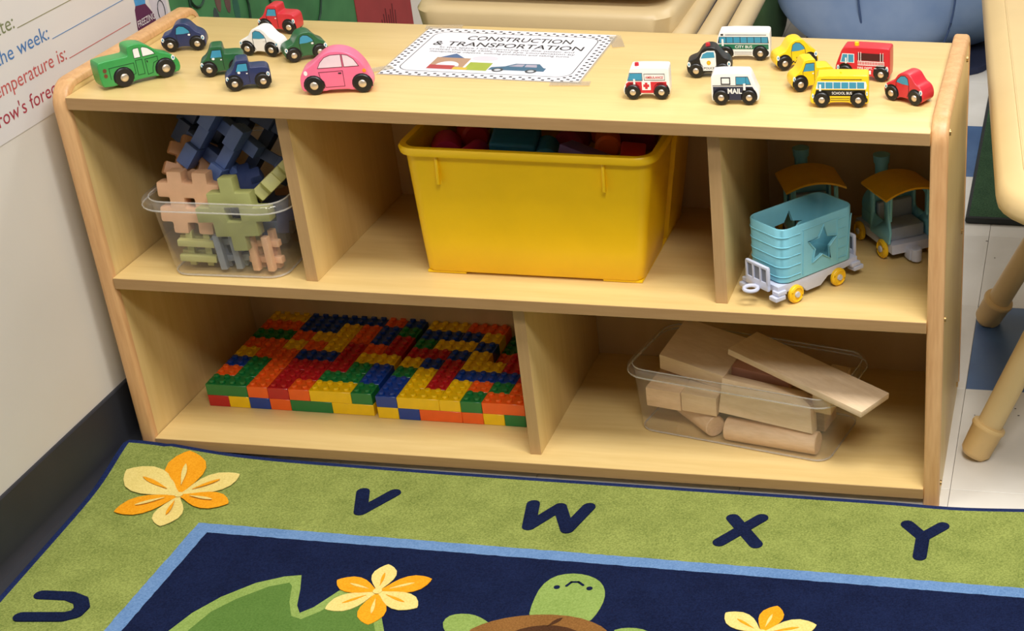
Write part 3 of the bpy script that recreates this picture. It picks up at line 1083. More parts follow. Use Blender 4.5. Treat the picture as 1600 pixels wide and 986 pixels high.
for i in range(nx):
    for j in range(ny):
        rim = 1 + min(i, j, nx - 1 - i, ny - 1 - j)
        ci, cj = min(i, nx - 1 - i), min(j, ny - 1 - j)
        corner = ci + cj < 6
        if (rim <= 2 or corner) and (i + j) % 2 == 0:
            x, y = (i + .5) * step, (j + .5) * step
            mb.box((x, y, 0.00093), (step * .62, step * .62, 0.0001), 0, SX)
mb.build('checked_border', INK, sign, smooth=0)
mb = MB()
mb.loft([[(p[0], p[1], z) for p in rrect(.0185, SW - .0185, .0185, SH - .0185, .020, 0)] for z in (.0009, .00102)], SX)
mb.build('inner_panel', BLANK, sign, smooth=0)
mb = MB()
mb.tube([(p[0], p[1], 0.00102) for p in rrect(.0185, SW - .0185, .0185, SH - .0185, .020, 0)], .0006, 4, SX, closed=True, flat=.1)
mb.build('inner_outline', INK, sign, smooth=0)
FLATM = SX @ Matrix.Rotation(R(-90), 4, 'X')


def sign_text(s, x, y, w, h, z=0.00112, shear=0.0, bold=0.0):
    me = text_mesh(s, w, h, INK, bold=bold)
    me.transform(Matrix(((1, 0, 0, 0), (0, 0, 1, 0), (0, 0, 0, 1), (0, 0, 0, 1))) if False else Matrix(((1, 0, 0, 0), (0, 0, 1, 0), (0, -1, 0, 0), (0, 0, 0, 1))))
    me.transform(Matrix.Translation((x, y, z)))
    me.transform(SX)
    o = link('lettering', me, sign)
    return o


sign_text('CONSTRUCTION', .073, .163, .158, .019, bold=.008)
sign_text('& TRANSPORTATION', .031, .134, .224, .019, bold=.008)
sign_text('In this space I am improving my fine motor and', .046, .1225, .200, .0066)
sign_text('critical thinking skills, hand eye coordination by', .034, .1125, .216, .0066)
sign_text('manipulating objects, solving problems and taking turns.', .038, .1025, .208, .0066)


def sp(name, poly, c, z=0.00108, key=None):
    mb = MB()
    mb.add([(x, y, z) for x, y in poly], [tuple(range(len(poly)))], SX)
    return mb.build(name, pm('print_' + (key or name), c, .35, var=.03, coat=.2), sign, smooth=0)


sp('printed_house', [(.058, .044), (.058, .080), (.108, .080), (.108, .030), (.094, .030), (.094, .044)], (178, 138, 108), key='tan')
sp('printed_roof', [(.062, .080), (.098, .080), (.080, .099)], (52, 92, 140), .00112, 'blue')
sp('printed_arch', [(.083 + .017 * math.cos(R(a)), .044 + .020 * math.sin(R(a))) for a in range(0, 181, 15)], (238, 236, 240), .00114, 'pale')
sp('printed_block', rect(.058, .095, .030, .047), (176, 44, 50), .00118, 'red')
sp('printed_block', rect(.094, .116, .030, .040), (212, 178, 50), .00117, 'mustard')
sp('printed_block', rect(.112, .145, .030, .064), (156, 172, 44), .00116, 'lime')
sp('printed_cloud', circle(.128, .082, .019, 18, .012), (216, 212, 222), .0011, 'cloud')
pc = sp('printed_car', [(.146, .036), (.148, .047), (.166, .053), (.178, .066), (.212, .068), (.222, .052), (.226, .051), (.226, .037)], (36, 96, 128), .00116, 'teal')
for poly in ([(.171, .053), (.181, .063), (.192, .064), (.191, .053)], [(.194, .053), (.194, .064), (.209, .064), (.212, .053)]):
    q = sp('car_window', poly, (168, 160, 178), .0012, 'mauve')
    q.parent = pc
for cx in (.160, .208):
    q = sp('car_wheel', circle(cx, .036, .0082, 14), (30, 44, 56), .00122, 'tyre')
    q.parent = pc
    q = sp('wheel_disc', circle(cx, .036, .0048, 12), (196, 200, 206), .00126, 'disc')
    q.parent = pc
TAPE = clear_plastic('clear_tape', (.95, .93, .88), .12)
for cx, cy, a in ((-.012, .012, 40), (SW - .01, -.006, 8), (SW + .008, SH - .03, -70), (.02, SH + .004, 12)):
    mb = MB()
    mb.box((0, 0, .00125), (.055, .018, .0002), 0, SX @ Matrix.Translation((cx, cy, 0)) @ Matrix.Rotation(R(a), 4, 'Z'))
    mb.build('tape', TAPE, sign, smooth=0)

# ================================================================ YELLOW TUB
TUBY = pm('yellow_plastic', (250, 204, 14), 0.36, var=.03, scale=14, bump=.03, bscale=500)
tub = thing('storage_tub', 'large yellow plastic tub full of toy blocks in the middle compartment', 'tub', (0.60, 0.2, ZM))


def tub_loop(x0, x1, y0, y1, r, z, rec, seg=5):
    pts = []
    ya, yb_ = 0.192, 0.220

    def corner(cx, cy, a0):
        for k in range(seg + 1):
            a = R(a0 + 90 * k / seg)
            pts.append((cx + r * math.cos(a), cy + r * math.sin(a), z))
    corner(x1 - r, y0 + r, 270)
    for y, d in ((ya - .003, 0), (ya + .003, rec), (yb_ - .003, rec), (yb_ + .003, 0)):
        pts.append((x1 - d, y, z))
    corner(x1 - r, y1 - r, 0)
    corner(x0 + r, y1 - r, 90)
    for y, d in ((yb_ + .003, 0), (yb_ - .003, rec), (ya + .003, rec), (ya - .003, 0)):
        pts.append((x0 + d, y, z))
    corner(x0 + r, y0 + r, 180)
    return pts


bx0, bx1, by0, by1 = 0.4385, 0.7545, 0.0700, 0.3250
tx0, tx1, ty0, ty1 = 0.4365, 0.7820, 0.0500, 0.3400
def lerp_loop(t, off, z, r, rec):
    return tub_loop(bx0 + (tx0 - bx0) * t + off, bx1 + (tx1 - bx1) * t - off, by0 + (ty0 - by0) * t + off, by1 + (ty1 - by1) * t - off, max(.004, r - off * .5), z, rec)
z0_, z1_ = ZM + 0.0030, 0.4840
loops = [lerp_loop(0, .004, z0_, .014, .010), lerp_loop(0.01, .0005, z0_ + .003, .014, .010)]
for t in (.25, .5, .75, .94):
    loops.append(lerp_loop(t, 0, z0_ + (z1_ - z0_) * t, .014 + .008 * t, .010 if t < .9 else .006))
loops += [lerp_loop(1, 0, z1_ - .006, .022, .002), lerp_loop(1, -.0075, z1_ - .004, .026, 0), lerp_loop(1, -.0090, z1_ + .003, .026, 0), lerp_loop(1, -.0070, z1_ + .0065, .026, 0), lerp_loop(1, .0015, z1_ + .0065, .022, 0), lerp_loop(1, .0035, z1_ + .003, .022, .002)]
for t in (.94, .5, .06):
    loops.append(lerp_loop(t, .003, z0_ + .003 + (z1_ - z0_) * t, .014 + .008 * t, .010 if t < .9 else .006))
TUBM = Matrix.Translation((-0.60, -0.2, -ZM))
mb = MB()
mb.loft(loops, TUBM)
mb.build('tub_body', TUBY, tub, smooth=50)
for (fx0, fx1) in ((0.4395, 0.4965), (0.6960, 0.7530)):
    mb = MB()
    mb.box(((fx0 + fx1) / 2, (by0 + by1) / 2, ZM + .0022), (fx1 - fx0, by1 - by0 - .006, .0040), .0012, TUBM)
    mb.build('foot', TUBY, tub)
for xr in (0.4855, 0.7175):
    mb = MB()
    mb.box((xr, .0495, .4610), (.0042, .0070, .0440), .0015, TUBM @ Matrix.Translation((xr, .05, .46)) @ Matrix.Rotation(R(-6), 4, 'X') @ Matrix.Translation((-xr, -.05, -.46)))
    mb.build('rim_rib', TUBY, tub)

FOAM = {'magenta': (190, 30, 96), 'red': (188, 40, 36), 'orange': (226, 100, 34), 'teal': (42, 120, 160), 'purple': (112, 80, 140), 'green': (110, 140, 50), 'navy': (28, 32, 64), 'crimson': (130, 24, 44), 'yellow': (220, 180, 40)}


def tub_block(kind, colr, label, c, s, rot):
    mb = MB()
    M = Matrix.Rotation(R(rot[2]), 4, 'Z') @ Matrix.Rotation(R(rot[1]), 4, 'Y') @ Matrix.Rotation(R(rot[0]), 4, 'X')
    if kind == 'box':
        mb.box((0, 0, 0), s, min(s) * .10, M, seg=3)
    elif kind == 'cyl':
        mb.cyl((0, -s[1] / 2, 0), (0, s[1] / 2, 0), s[0] / 2, None, 22, M, bev=.004)
    else:
        mb.prism([(s[0] / 2 * math.cos(R(a)), s[2] * (math.sin(R(a)) - .5)) for a in range(0, 181, 15)], -s[1] / 2, s[1] / 2, .003, M)
    nm = {'box': 'toy_block', 'cyl': 'round_toy_block', 'arch': 'half_round_toy_block'}[kind]
    o = mb.build(nm, pm('block_' + colr, FOAM[colr], .45), None, 40, c)
    return tag(o, label, 'toy block', 'coloured blocks in the yellow tub')


tub_block('box', 'teal', 'large teal block on top of the blocks in the yellow tub', (0.5640, 0.1480, 0.4560), (.064, .075, .050), (6, 6, 10))
tub_block('cyl', 'teal', 'teal cylinder end beside the large teal block', (0.6130, 0.1360, 0.4560), (.034, .060, .034), (0, 0, 14))
tub_block('arch', 'magenta', 'magenta rounded block at the left inside the yellow tub', (0.4700, 0.1350, 0.4640), (.044, .050, .026), (0, 8, 20))
tub_block('cyl', 'red', 'red round block leaning left of the teal block', (0.4900, 0.1850, 0.4620), (.040, .045, .040), (0, 10, 30))
tub_block('cyl', 'orange', 'orange round block behind the red round block', (0.4760, 0.2350, 0.4600), (.036, .040, .036), (0, 0, -20))
tub_block('arch', 'green', 'olive green block behind the teal block', (0.5250, 0.2250, 0.4620), (.046, .045, .028), (0, 0, 15))
tub_block('arch', 'magenta', 'magenta rounded block touching the teal block', (0.5130, 0.1180, 0.4620), (.034, .040, .022), (0, 0, -10))
tub_block('cyl', 'crimson', 'crimson round block right of the teal block', (0.6350, 0.1880, 0.4560), (.044, .050, .044), (0, 0, 0))
tub_block('box', 'purple', 'purple flat block near the tub front', (0.6800, 0.1050, 0.4660), (.070, .040, .018), (-12, 14, -12))
tub_block('cyl', 'orange', 'orange round block at the back right of the tub', (0.6650, 0.2350, 0.4600), (.040, .045, .040), (0, 0, 10))
tub_block('cyl', 'orange', 'orange round block nearest the tub right wall', (0.6900, 0.1750, 0.4600), (.036, .045, .036), (0, 0, 15))
tub_block('box', 'red', 'red block in the right front corner of the tub', (0.7380, 0.1250, 0.4560), (.034, .045, .034), (4, 8, 12))
tub_block('box', 'crimson', 'crimson block at the back right corner of the tub', (0.7240, 0.2200, 0.4600), (.050, .045, .034), (10, 0, 5))
tub_block('box', 'navy', 'navy block at the back of the tub behind the red round block', (0.5100, 0.2820, 0.4560), (.060, .040, .034), (0, 6, 10))

# ================================================================ SNAP-TOGETHER BRICK SLABS
BC = {'R': (188, 26, 32), 'Y': (246, 200, 10), 'B': (20, 62, 148), 'O': (244, 98, 26), 'G': (26, 122, 58)}
UX, UY, BH = 0.0335, 0.0318, 0.0192
BMESH = {}


def brick_mesh(c, w, d, studs=True):
    key = (c, w, d, studs)
    if key in BMESH:
        return BMESH[key]
    mb = MB()
    g = 0.00018
    mb.box((w * UX / 2, d * UY / 2, BH / 2), (w * UX - 2 * g, d * UY - 2 * g, BH - .0001), .0006, seg=1)
    if studs:
        for i in range(int(round(w * 2))):
            for j in range(int(round(d * 2))):
                x, y = (i + .5) * UX / 2, (j + .5) * UY / 2
                mb.cyl((x, y, BH - .0003), (x, y, BH + .0043), .0048, .0047, 12, bev=.0008)
    BMESH[key] = mb.mesh('brick', pm('brick_' + c, BC[c], .28, var=.04, coat=.2), 40)
    return BMESH[key]


def slab(label, x0, y0, topmap, front, widths, ncol):
    root = thing('brick_slab', label, 'toy bricks', (x0, y0, ZB + .0002), 0, 'snap together brick slabs in the lower left compartment')
    rows = len(topmap)
    # lower course: front row as seen, the rest in pairs
    x = 0
    for c, w in zip(front, widths):
        o = link('brick', brick_mesh(c, w, 1, False), root)
        o.location = (x * UX, 0, 0)
        x += w
    rnd = random.Random(11)
    low = {}
    for j in range(1, rows):
        i = 0
        while i < ncol - 1e-6:
            w = min(2, ncol - i)
            low[(i, j)] = w
            i += w
    for (i, j), w in low.items():
        c = rnd.choice('RYBOG')
        opened = any(i <= cc < i + w and topmap[j][cc] == '.' for cc in range(len(topmap[j])))
        if opened:
            ii = i
            while ii < i + w - 1e-6:
                ww = min(1, i + w - ii)
                c = {(4, 7): 'G', (4, 6): 'G', (4, 5): 'O', (4, 4): 'B', (5, 7): 'G', (5, 6): 'G', (5, 5): 'O', (6, 7): 'R'}.get((int(ii), j), c)
                o = link('brick', brick_mesh(c, ww, 1, topmap[j][int(ii)] == '.'), root)
                o.location = (ii * UX, j * UY, 0)
                ii += ww
        else:
            o = link('brick', brick_mesh(c, w, 1, False), root)
            o.location = (i * UX, j * UY, 0)
    done = set()
    for j in range(rows):
        for i in range(len(topmap[j])):
            c = topmap[j][i]
            if (i, j) in done or c == '.':
                continue
            wcell = min(1, ncol - i)
            w, d = 1, 1
            if i + 1 < len(topmap[j]) and topmap[j][i + 1] == c and (i + 1, j) not in done and wcell == 1:
                w = 2
            elif j + 1 < rows and topmap[j + 1][i] == c and (i, j + 1) not in done:
                d = 2
            for a in range(w):
                for b in range(d):
                    done.add((i + a, j + b))
            wd = wcell if w == 1 else min(2, ncol - i)
            o = link('brick', brick_mesh(c, wd, d), root)
            o.location = (i * UX, j * UY, BH)
    return root


S1 = ['GGOROYYG', 'OGORRGGB', 'BGORRRGB', 'YOOBBRYY', 'OOYOYROR', 'GGOYYOBR', 'OOBBYOBG', 'YYBBBBOB']
S2 = ['BYYYGOOO', 'BYRYOGOR', 'GYRBBBRR', 'YBRYYRRR', 'RRBY.R..', 'GYYB....', 'BBBY....', 'YYOO....']
slab('two layer slab of coloured studded bricks against the left side of the shelf', 0.0370, 0.1035, S1, 'RYBOGY', (1, 1, 1, 1, 2, 2), 8)
slab('two layer slab of coloured studded bricks against the lower divider', 0.3125, 0.0990, S2, 'YBOOYGR', (1, 1, 2, 1, 1, 1, .5), 7.5)

# ================================================================ CLEAR BINS
def clear_bin(name, label, loc, rz, bw, bd, tw, td, h, r=0.028, lip=0.010):
    root = thing(name, label, 'bin', loc, rz)

    def lp(w, d, z, rad):
        return rrect(-w / 2, w / 2, -d / 2, d / 2, rad, z)
    mb = MB()
    t = .0016
    loops = [lp(bw - .012, bd - .012, 0, r * .8), lp(bw - .003, bd - .003, .0015, r * .9), lp(bw, bd, .006, r)]
    for q in (.33, .66, 1):
        loops.append(lp(bw + (tw - bw) * q, bd + (td - bd) * q, .006 + (h - .006) * q, r + .004 * q))
    mb.loft(loops, cap0=True, cap1=False)
    mb.build('bin_body', CLEAR, root, 60)
    mb = MB()
    loops = [lp(tw, td, h - .0002, r + .004), lp(tw + lip * 1.4, td + lip * 1.4, h + .0005, r + .009), lp(tw + lip * 2, td + lip * 2, h - .003, r + .012), lp(tw + lip * 2, td + lip * 2, h - .010, r + .012)]
    mb.loft(loops, cap0=False, cap1=False)
    mb.build('rim', CLEAR_RIM, root, 60)
    mb = MB()
    mb.tube([(p[0], p[1], h - .010) for p in lp(tw + lip * 2, td + lip * 2, 0, r + .012)], .0012, 6, closed=True)
    mb.tube([(p[0], p[1], h) for p in lp(tw + .001, td + .001, 0, r + .004)], .0011, 6, closed=True)
    mb.build('rim_bead', CLEAR_HIGHLIGHT, root, 60)
    mb = MB()
    mb.tube([(p[0], p[1], .0022) for p in lp(bw - .004, bd - .004, 0, r * .9)], .0015, 6, closed=True)
    mb.build('base_edge', CLEAR_HIGHLIGHT, root, 60)
    return root


bin1 = clear_bin('clear_storage_bin', 'clear plastic bin of interlocking toy blocks in the upper left compartment', (0.1575, 0.1650, ZM + .0003), R(2), 0.170, 0.290, 0.196, 0.302, 0.1150)
bin2 = clear_bin('clear_storage_bin', 'clear plastic bin of plain wooden blocks in the lower right compartment', (0.8815, 0.1510, ZB + .0003), R(-12.3), 0.306, 0.144, 0.322, 0.156, 0.1090, r=.024, lip=.008)

# ---------------------------------------------------------------- interlocking blocks
HASH = ['.#.#.', '#####', '.#.#.', '#####', '.#.#.']
PLUS = ['..#..', '.###.', '##.##', '.###.', '..#..']
IC = {'peach': (226, 178, 138), 'sage': (158, 160, 98), 'lime': (186, 184, 116), 'blue': (92, 116, 172), 'navy': (52, 66, 110), 'slate': (70, 86, 124), 'grey': (138, 146, 156), 'tan': (190, 138, 94)}


def grid_solid(rows, cell, th, bev):
    """closed body made of the filled cells of a small grid"""
    bm = bmesh.new()
    n, mth = len(rows[0]), len(rows)
    full = lambda i, j: 0 <= j < mth and 0 <= i < n and rows[j][i] == '#'
    vm = {}
    sz = [.90, 1.22, .76, 1.22, .90] if rows is HASH else [1.0] * 5
    cum = [sum(sz[:q]) - sum(sz) / 2 for q in range(6)]

    def V(i, j, k):
        if (i, j, k) not in vm:
            vm[(i, j, k)] = bm.verts.new((cum[i] * cell, (k - .5) * th, -cum[j] * cell))
        return vm[(i, j, k)]
    for j in range(mth):
        for i in range(n):
            if not full(i, j):
                continue
            bm.faces.new((V(i, j, 0), V(i, j + 1, 0), V(i + 1, j + 1, 0), V(i + 1, j, 0)))
            bm.faces.new((V(i, j, 1), V(i + 1, j, 1), V(i + 1, j + 1, 1), V(i, j + 1, 1)))
            if not full(i - 1, j):
                bm.faces.new((V(i, j, 0), V(i, j, 1), V(i, j + 1, 1), V(i, j + 1, 0)))
            if not full(i + 1, j):
                bm.faces.new((V(i + 1, j, 0), V(i + 1, j + 1, 0), V(i + 1, j + 1, 1), V(i + 1, j, 1)))
            if not full(i, j - 1):
                bm.faces.new((V(i, j, 0), V(i + 1, j, 0), V(i + 1, j, 1), V(i, j, 1)))
            if not full(i, j + 1):
                bm.faces.new((V(i, j + 1, 0), V(i, j + 1, 1), V(i + 1, j + 1, 1), V(i + 1, j + 1, 0)))
    bmesh.ops.recalc_face_normals(bm, faces=bm.faces[:])
    bmesh.ops.dissolve_limit(bm, angle_limit=R(2), verts=bm.verts[:], edges=bm.edges[:])
    es = [e for e in bm.edges if len(e.link_faces) == 2 and e.calc_face_angle(0) > R(40)]
    bmesh.ops.bevel(bm, geom=es, offset=bev, segments=2, profile=.6, affect='EDGES', clamp_overlap=True)
    mb = MB()
    mb.bm(bm)
    return mb


def iblock(shape, colr, label, c, rot, cell=.018, th=.022, bev=.0028):
    mb = grid_solid(HASH if shape == 'hash' else PLUS, cell, th, bev)
    o = mb.build('interlocking_block', pm('block_plastic_' + colr, IC[colr], .5, var=.04), None, 40, c)
    o.rotation_euler = Matrix.Rotation(R(rot[2]), 3, 'Z').to_euler() if False else (R(rot[0]), R(rot[1]), R(rot[2]))
    return tag(o, label, 'toy block', 'interlocking blocks in the clear bin')


def rail_block(colr, label, c, rot, k=1.0):
    """two stepped rails crossed by pegs behind"""
    mb = MB()
    L = .052 * k
    for s in (-1, 1):
        if k > 1.2:
            for q, (dy_, hh) in enumerate(((-.0030, .0105), (.0005, .0090), (-.0030, .0105))):
                mb.box(((q - 1) * L / 3, (-.006 + dy_) * k, s * .0115 * k), (L / 3 - .0004, .010 * k, hh * k), .0016)
            mb.box((0, -.003 * k, s * .0115 * k), (L * .98, .006 * k, .0085 * k), .0012)
        else:
            mb.box((0, -.006, s * .0115), (L, .010, .0095), .0012)
    for s in (-1, 1):
        mb.box((s * .0125 * k, .004 * k, 0), (.0095 * k, .010 * k, L), .0012)
    if k < 1.2:
        for s in (-1, 1):
            mb.box((0, .013 * k, s * .0115 * k), (L * 1.12, .010 * k, .0085 * k), .0012)
    o = mb.build('interlocking_block', pm('block_plastic_' + colr, IC[colr], .5, var=.04), None, 40, c)
    o.rotation_euler = (R(rot[0]), R(rot[1]), R(rot[2]))
    return tag(o, label, 'toy block', 'interlocking blocks in the clear bin')


iblock('hash', 'peach', 'peach cross-hatched block standing at the left front of the clear bin', (0.1160, 0.0560, 0.3930), (-6, 2, 4), .0180, .024, .0040)
iblock('plus', 'sage', 'sage green plus-shaped block with square hole at the front of the bin', (0.1880, 0.0345, 0.3880), (-3, -3, 2), .0212, .020, .0022)
rail_block('lime', 'small olive green railed block at the bottom left of the clear bin', (0.1160, 0.0450, 0.3255), (0, 3, 6))
rail_block('grey', 'small grey railed block at the bottom middle of the clear bin', (0.1620, 0.0450, 0.3262), (0, 86, 4))
rail_block('peach', 'small peach railed block at the bottom right of the clear bin', (0.2120, 0.0450, 0.3262), (0, 88, -4))
iblock('hash', 'tan', 'tan block leaning behind the peach block', (0.0980, 0.1080, 0.4260), (-24, 28, 30), .0150, .018)
rail_block('blue', 'light blue stepped block leaning on edge in the middle of the pile', (0.1420, 0.1150, 0.4560), (-22, -54, 12), 1.95)
rail_block('slate', 'slate blue stepped block propped at the top left of the pile', (0.1020, 0.1800, 0.4680), (-22, -56, 12), 1.95)
rail_block('slate', 'slate blue stepped block tilted at the right of the pile', (0.2120, 0.1500, 0.4440), (-34, 26, -8), 1.80)
iblock('hash', 'navy', 'dark navy block high at the back of the pile', (0.1900, 0.2560, 0.4700), (30, 20, -8), .0200, .026)
iblock('hash', 'navy', 'navy block lying low behind the sage green block', (0.1720, 0.0820, 0.4010), (-62, -14, 20), .0150, .020)
iblock('hash', 'lime', 'pale olive block resting on the right rim of the bin', (0.2320, 0.0900, 0.4230), (62, -32, 48), .0170, .020)
iblock('plus', 'navy', 'dark block at the bottom right inside the clear bin', (0.2020, 0.0980, 0.3600), (-20, 10, 30), .0180, .022)
iblock('hash', 'grey', 'grey block lying on the floor of the clear bin', (0.1560, 0.1500, 0.3110), (90, 0, 10), .0180, .022)
iblock('hash', 'peach', 'peach block lying on the floor at the back of the bin', (0.1560, 0.2500, 0.3110), (90, 0, -5), .0180, .022)

# ---------------------------------------------------------------- plain wooden blocks in the second bin
B2 = Matrix.Translation((0.8815, 0.1510, ZB)) @ Matrix.Rotation(R(-12.3), 4, 'Z')


def wblock(name, label, mb, M, mat=None):
    o = mb.build(name, mat or BLOCKW, None, 40)
    o.matrix_world = M
    return tag(o, label, 'wooden block', 'plain wooden blocks in the clear bin')


def RM(rx=0, ry=0, rz=0):
    return Matrix.Rotation(R(rz), 4, 'Z') @ Matrix.Rotation(R(ry), 4, 'Y') @ Matrix.Rotation(R(rx), 4, 'X')


# long plank
a, b = Vector((1.0866, 0.0390, 0.1395)), Vector((0.8748, 0.1530, 0.1670))
dx = (a - b).normalized()
dyv = Vector((0, 0, 1)).cross(dx).normalized()
dzv = dx.cross(dyv)
PMx = Matrix.Identity(4)
for i, v in enumerate((dx, dyv, dzv)):
    for j in range(3):
        PMx[j][i] = v[j]
PMx.translation = (a + b) / 2
mb = MB(); mb.box((0, 0, 0), ((a - b).length, .0680, .0100), .0015)
wblock('wooden_plank', 'long flat wooden plank lying across the bin and over its right rim', mb, PMx, BLOCKW)
mb = MB(); mb.box((0, 0, 0), (.1080, .0900, .0300), .0025)
wblock('wooden_block', 'large square wooden block tilted at the top left of the bin', mb, Matrix.Translation((0.8120, 0.1760, 0.1330)) @ RM(14, 9, -14), BLOCKW)
mb = MB(); mb.box((0, 0, 0), (.0560, .0700, .0320), .0020)
wblock('wooden_block', 'wooden block with its end against the left front of the bin', mb, B2 @ Matrix.Translation((-.1140, -.0260, .0560)) @ RM(3, 1, 2), BLOCKW2)
mb = MB(); mb.box((0, 0, 0), (.0560, .0660, .0320), .0020)
wblock('wooden_block', 'wooden block second from the left at the bin front', mb, B2 @ Matrix.Translation((-.0565, -.0275, .0575)) @ RM(3, 2, 3), BLOCKW)
mb = MB(); mb.prism([(-.074, -.026), (.074, -.026), (.066, .016), (.048, .028), (-.074, .028)], -.012, .012, .0020)
wblock('wooden_block', 'wide wooden block with slanted corner standing behind the cylinder', mb, B2 @ Matrix.Translation((.0520, -.0430, .0670)) @ RM(-12, 4, 1), BLOCKW)
mb = MB(); mb.cyl((-.0705, 0, 0), (.0735, 0, 0), .0175, None, 30, bev=.0012)
wblock('wooden_cylinder', 'long wooden cylinder lying at the right front of the bin', mb, B2 @ Matrix.Translation((.0560, -.0500, .0190)) @ RM(0, 0, 1.5), BLOCKW2)
mb = MB(); mb.cyl((-.0450, 0, 0), (.0450, 0, 0), .0165, None, 30, bev=.0012)
wblock('wooden_cylinder', 'short wooden cylinder lying under the left blocks with its round end forward', mb, B2 @ Matrix.Translation((-.0700, -.0280, .0186)) @ RM(0, 0, -34), BLOCKW2)
mb = MB(); mb.box((0, 0, 0), (.0300, .0900, .0340), .0020)
wblock('wooden_block', 'narrow wooden block at the right end of the bin', mb, B2 @ Matrix.Translation((.1300, .0080, .0800)) @ RM(0, 4, 2), BLOCKW)
mb = MB(); mb.box((0, 0, 0), (.1200, .0500, .0600), .0020)
wblock('wooden_block', 'thick wooden block under the plank at the back of the bin', mb, B2 @ Matrix.Translation((.0600, .0300, .0360)) @ RM(0, 0, 0), BLOCKW2)
mb = MB(); mb.box((0, 0, 0), (.1100, .0450, .0600), .0020)
wblock('wooden_block', 'wooden block at the back left under the large square block', mb, B2 @ Matrix.Translation((-.0700, .0420, .0490)) @ RM(0, 0, 0), BLOCKW2)
mb = MB(); mb.box((0, 0, 0), (.1000, .0400, .0250), .0020)
wblock('wooden_block', 'reddish wooden block wedged under the plank', mb, B2 @ Matrix.Translation((.0180, .0100, .0900)) @ RM(10, 6, 4), pm('reddish_block', (206, 150, 124), .6, var=.08, scale=30))

# ================================================================ TOY TRAIN
SKY = pm('train_light_blue', (128, 196, 212), .42, var=.03)
LAV = pm('train_lavender_grey', (200, 204, 222), .42, var=.03)
WYEL = pm('train_wheel_yellow', (246, 196, 30), .4, var=.04)
ROOF = pm('train_roof_yellow', (232, 176, 30), .45, var=.05)
HUBG = pm('train_hub_grey', (196, 196, 200), .45)
TGREY = pm('train_seat_grey', (156, 166, 182), .5)
DARKIN = pm('train_dark_window', (112, 118, 132), .5)


def star_pts(cx, cz, r, rot=90, inner=.5):
    return [(cx + (r if k % 2 == 0 else r * inner) * math.cos(R(rot + 36 * k)), cz + (r if k % 2 == 0 else r * inner) * math.sin(R(rot + 36 * k))) for k in range(10)]


def train_wheel(parent, x, y, side, r=.0128):
    mb = MB()
    y0, y1 = y, y - side * -.0 + side * .006
    mb.cyl((x, y, r), (x, y + side * .0060, r), r, None, 28, bev=.0010)
    w = mb.build('wheel', WYEL, parent)
    mb = MB()
    mb.tube([(x + r * .78 * math.cos(2 * math.pi * k / 24), y + side * .0062, r + r * .78 * math.sin(2 * math.pi * k / 24)) for k in range(24)], .0012, 6, closed=True)
    mb.build('wheel_rim', WYEL, w)
    mb = MB()
    mb.cyl((x, y + side * .0058, r), (x, y + side * .0082, r), r * .36, r * .30, 16)
    mb.build('hub', HUBG, w)


gon = thing('toy_train_wagon', 'light blue open toy wagon with star cut-outs and yellow wheels', 'toy train', (0.976, 0.097, ZM + .0003), R(51.0))
HL, HW = 0.0675, 0.0372
zb0, zt0 = 0.0310, 0.1110
def wl(hl, hw, r, z):
    return [(p[0], p[1], z) for p in rrect(-hl, hl, -hw, hw, r, 0, 6)]
mb = MB()
th = .0028
loops = [wl(HL - .004, HW - .004, .014, zb0), wl(HL - .0012, HW - .0012, .015, zb0 + .002), wl(HL, HW, .016, zt0 - .001), wl(HL - .0006, HW - .0006, .016, zt0), wl(HL - th + .0006, HW - th + .0006, .0135, zt0), wl(HL - th, HW - th, .0132, zt0 - .001), wl(HL - th - .001, HW - th - .001, .0125, zb0 + .004)]
mb.loft(loops)
body = mb.build('wagon_body', SKY, gon, 50)
cb = MB()
cb.prism(star_pts(0.006, 0.0710, .0275, 84), -.06, .06, 0)
cut = cb.build('cutter', SKY)
cut.parent = gon
bpy.context.view_layer.update()
boolean_cut(body, cut)
body.data.polygons.foreach_set('use_smooth', [True] * len(body.data.polygons))
body.data.set_sharp_from_angle(angle=R(40))
for s in (-1, 1):
    mb = MB()
    mb.tube([(x, s * (HW + .0002), z) for x, z in star_pts(0.006, 0.0710, .0283, 84)], .0013, 6, closed=True)
    mb.build('star_trim', SKY, body)
mb = MB()
for k in range(5):
    z = zb0 + .010 + k * .0145
    d = HW * 0 + .0003 + (zt0 - z) / (zt0 - zb0) * -.0010
    # around the near end and onto the long sides
    pts = []
    for p in wl(HL + d, HW + d, .016, z):
        pts.append(p)
    arc = [p for p in pts if p[0] < -.052 or False]
    left = sorted([p for p in arc], key=lambda p: math.atan2(p[1], -(p[0] + .03)))
    ext = [(-0.034, -(HW + d), z)] + left + [(-0.034, HW + d, z)]
    mb.tube(ext, .0007, 5)
    for s in (-1, 1):
        mb.tube([(.036, s * (HW + d), z), (.050, s * (HW + d), z)], .0006, 5)
for s in (-1, 1):
    for x0, x1 in ((-.030, -.028), (.034, .034), (.052, .060)):
        mb.tube([(x0, s * (HW - .0006), zb0 + .006), (x1, s * (HW + .0002), zt0 - .010)], .0007, 5)
    mb.tube([(-.030, s * HW, zt0 - .009), (.034, s * HW, zt0 - .009)], .0006, 5)
mb.build('plank_ridges', SKY, body)
